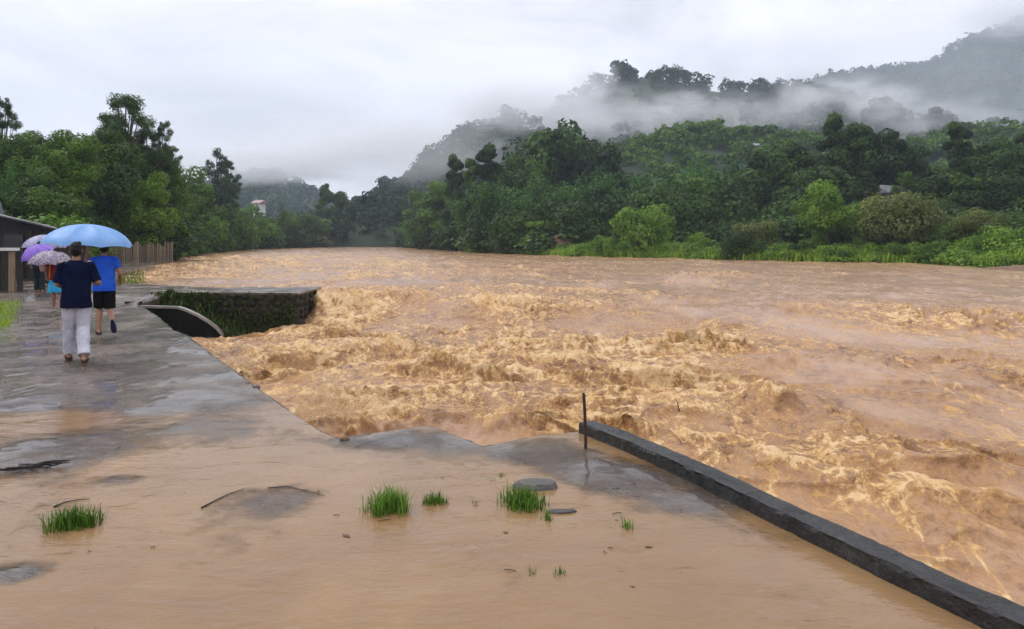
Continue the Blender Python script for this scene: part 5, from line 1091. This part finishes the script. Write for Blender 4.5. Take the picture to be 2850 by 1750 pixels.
rock('small wet stone on the sunken slab by the splash', 712, 1078, 24, 9, 9.1)
rock('pebble beside the splash at the terrace edge', 690, 1068, 16, 7, 11.2)
# driftwood: a raft of twigs at the left
def debris():
    x, y, _ = gp(60, 1312); b = MB(); rr = random.Random(6)
    for i in range(34):
        a = rr.uniform(-.25, .45); L = rr.uniform(.06, .26); cx = rr.uniform(-.16, .20); cy = cx * .55 + rr.uniform(-.05, .05); d = Vector((math.cos(a), math.sin(a) * .7, rr.uniform(-.05, .18))) * L / 2; c = Vector((cx, cy, .018 + rr.uniform(0, .025)))
        b.tube([c - d, c + Vector((0, 0, rr.uniform(0, .012))), c + d], [.004, .005, .003], 5)
    b.build('driftwood', MAT_WOODD, None, True, label='dark clump of twigs and driftwood washed up at the left edge', cat='driftwood').location = (x, y, 0)
debris()
def crack_line(label, pts, rad):
    P = [Vector(gp(u, v)) + Vector((0, 0, .012)) for u, v in pts]; b = MB().tube(P, [rad * (1 - .6 * i / (len(P) - 1)) for i in range(len(P))], 6); b.build('crack_line', MAT_WOODD, None, True, label=label, cat='crack_line')  # dark tube that draws the edge of a concrete crack
crack_line('thin curved dark line of a concrete crack behind the wide left grass tuft', [(150, 1415), (180, 1402), (215, 1396), (250, 1393)], .005)
crack_line('long thin dark line of a concrete crack at the edge of the grey slab', [(560, 1418), (600, 1397), (640, 1378), (680, 1364)], .005)
crack_line('dark thin line of a concrete crack on the grey slab centre', [(745, 1362), (800, 1358), (850, 1370), (905, 1384)], .004)
x, y, _ = gp(1890, 1150, -.5); MB().tube([(.02, 0, -.25), (0, 0, .0), (-.015, 0, .06), (-.03, 0, .13)], [.008, .008, .007, .004], 6).build('snag', MAT_WOODD, None, label='thin dark stick poking up out of the fast river', cat='stick').location = (x, y, -.45)
# grass at the foot of the plank yard wall, weeds along the upstream shore
rs = np.random.RandomState(77); P = []
for i in range(900):
    u = rs.uniform(-60, 75); v = rs.uniform(815, 915) ; 
    if u > 70 - (v - 815) * .55 + rs.normal() * 8: continue
    P.append(gp(u, v, .02))
obj('verge_grass', blades('verge_grass', np.array(P), .03, .14, .05, 4, 78, 'grass', .006), None, kind='stuff')
P = []
for i in range(300):
    u = rs.uniform(318, 400); v = 762 + rs.uniform(-6, 32) - (u - 330) * .06; x, y, _ = gp(u, v, -.02)
    if x > -6: continue
    P.append((x, y, -.05))
obj('shore_grass', blades('shore_grass', np.array(P), .05, .17, .1, 3, 79, 'mid', .012), None, kind='stuff')
# litter on the flooded terrace: leaf scraps, bits of twig, grit
def litter():
    rs = np.random.RandomState(91); b = MB()
    for i in range(45):
        u = rs.uniform(0, 2000); v = rs.uniform(1060, 1640)
        x, y, _ = gp(u, v)
        if y > float(edge_y(x)) - .25: continue
        L = rs.gamma(2, .0055) + .004; a = rs.uniform(-.6, .6) if rs.uniform() < .7 else rs.uniform(0, 3.1); c = Vector((x, y, .010)); d = Vector((math.cos(a), math.sin(a), rs.uniform(-.1, .1))) * L
        if i % 3: b.tube([c - d, c + Vector((0, 0, .004)), c + d], [.0022, .003, .0018], 4)
        else: s_ = d.cross(Vector((0, 0, 1))) * .45; b.add([c - d, c + s_, c + d, c - s_], [(0, 1, 2, 3)])
    b.build('litter', simple('leaf_litter', (.05, .032, .018), (.14, .09, .045), 30, .7), None, True, kind='stuff')
litter()
# spray thrown up by the breakers
def spray():
    rs = np.random.RandomState(21); P = []; S = []
    for (u, v, a, hh, n) in [(900, 1172, 62, .52, 9000), (1010, 1168, 140, .34, 6000), (1180, 1160, 120, .20, 1500), (668, 1040, 22, .40, 1800), (1330, 1150, 200, .16, 1000), (1900, 930, 150, .34, 900), (1110, 835, 90, .4, 500), (960, 850, 80, .4, 500), (1420, 1170, 150, .18, 800), (1900, 1200, 160, .16, 700), (2150, 1112, 60, .22, 400)]:
        x, y, z = gp(u, v, -.5); ax = a * y / FPX; q = rs.normal(size=(n, 3)); h = hh * rs.beta(1.3, 2.6, n) * 1.5 * np.exp(-q[:, 0] ** 2 * .35); P.append(np.stack([x + q[:, 0] * ax * .6, y + q[:, 1] * .22, -.45 + h], 1)); S.append(rs.gamma(1.5, .0011, n) * y / 9 + .0009)
    P = np.concatenate(P); S = np.concatenate(S)[:, None, None]; n = len(P)
    O = np.array([(1, 0, 0), (0, 1, 0), (-1, 0, 0), (0, -1, 0), (0, 0, 1), (0, 0, -1)], float)[None] * S * rs.uniform(.6, 1.6, (n, 1, 3)); V = (P[:, None] + O).reshape(-1, 3)
    f = np.array([(0, 1, 4), (1, 2, 4), (2, 3, 4), (3, 0, 4), (1, 0, 5), (2, 1, 5), (3, 2, 5), (0, 3, 5)]); F = (np.arange(n)[:, None, None] * 6 + f).reshape(-1, 3)
    M = Mat('muddy_spray'); obj('spray', mesh_np('spray', V, F, smooth=True), M.done(M.pbr((.74, .54, .30), .35)), kind='stuff')
spray()
for m in list(bpy.data.meshes):
    if m.users == 0: bpy.data.meshes.remove(m)
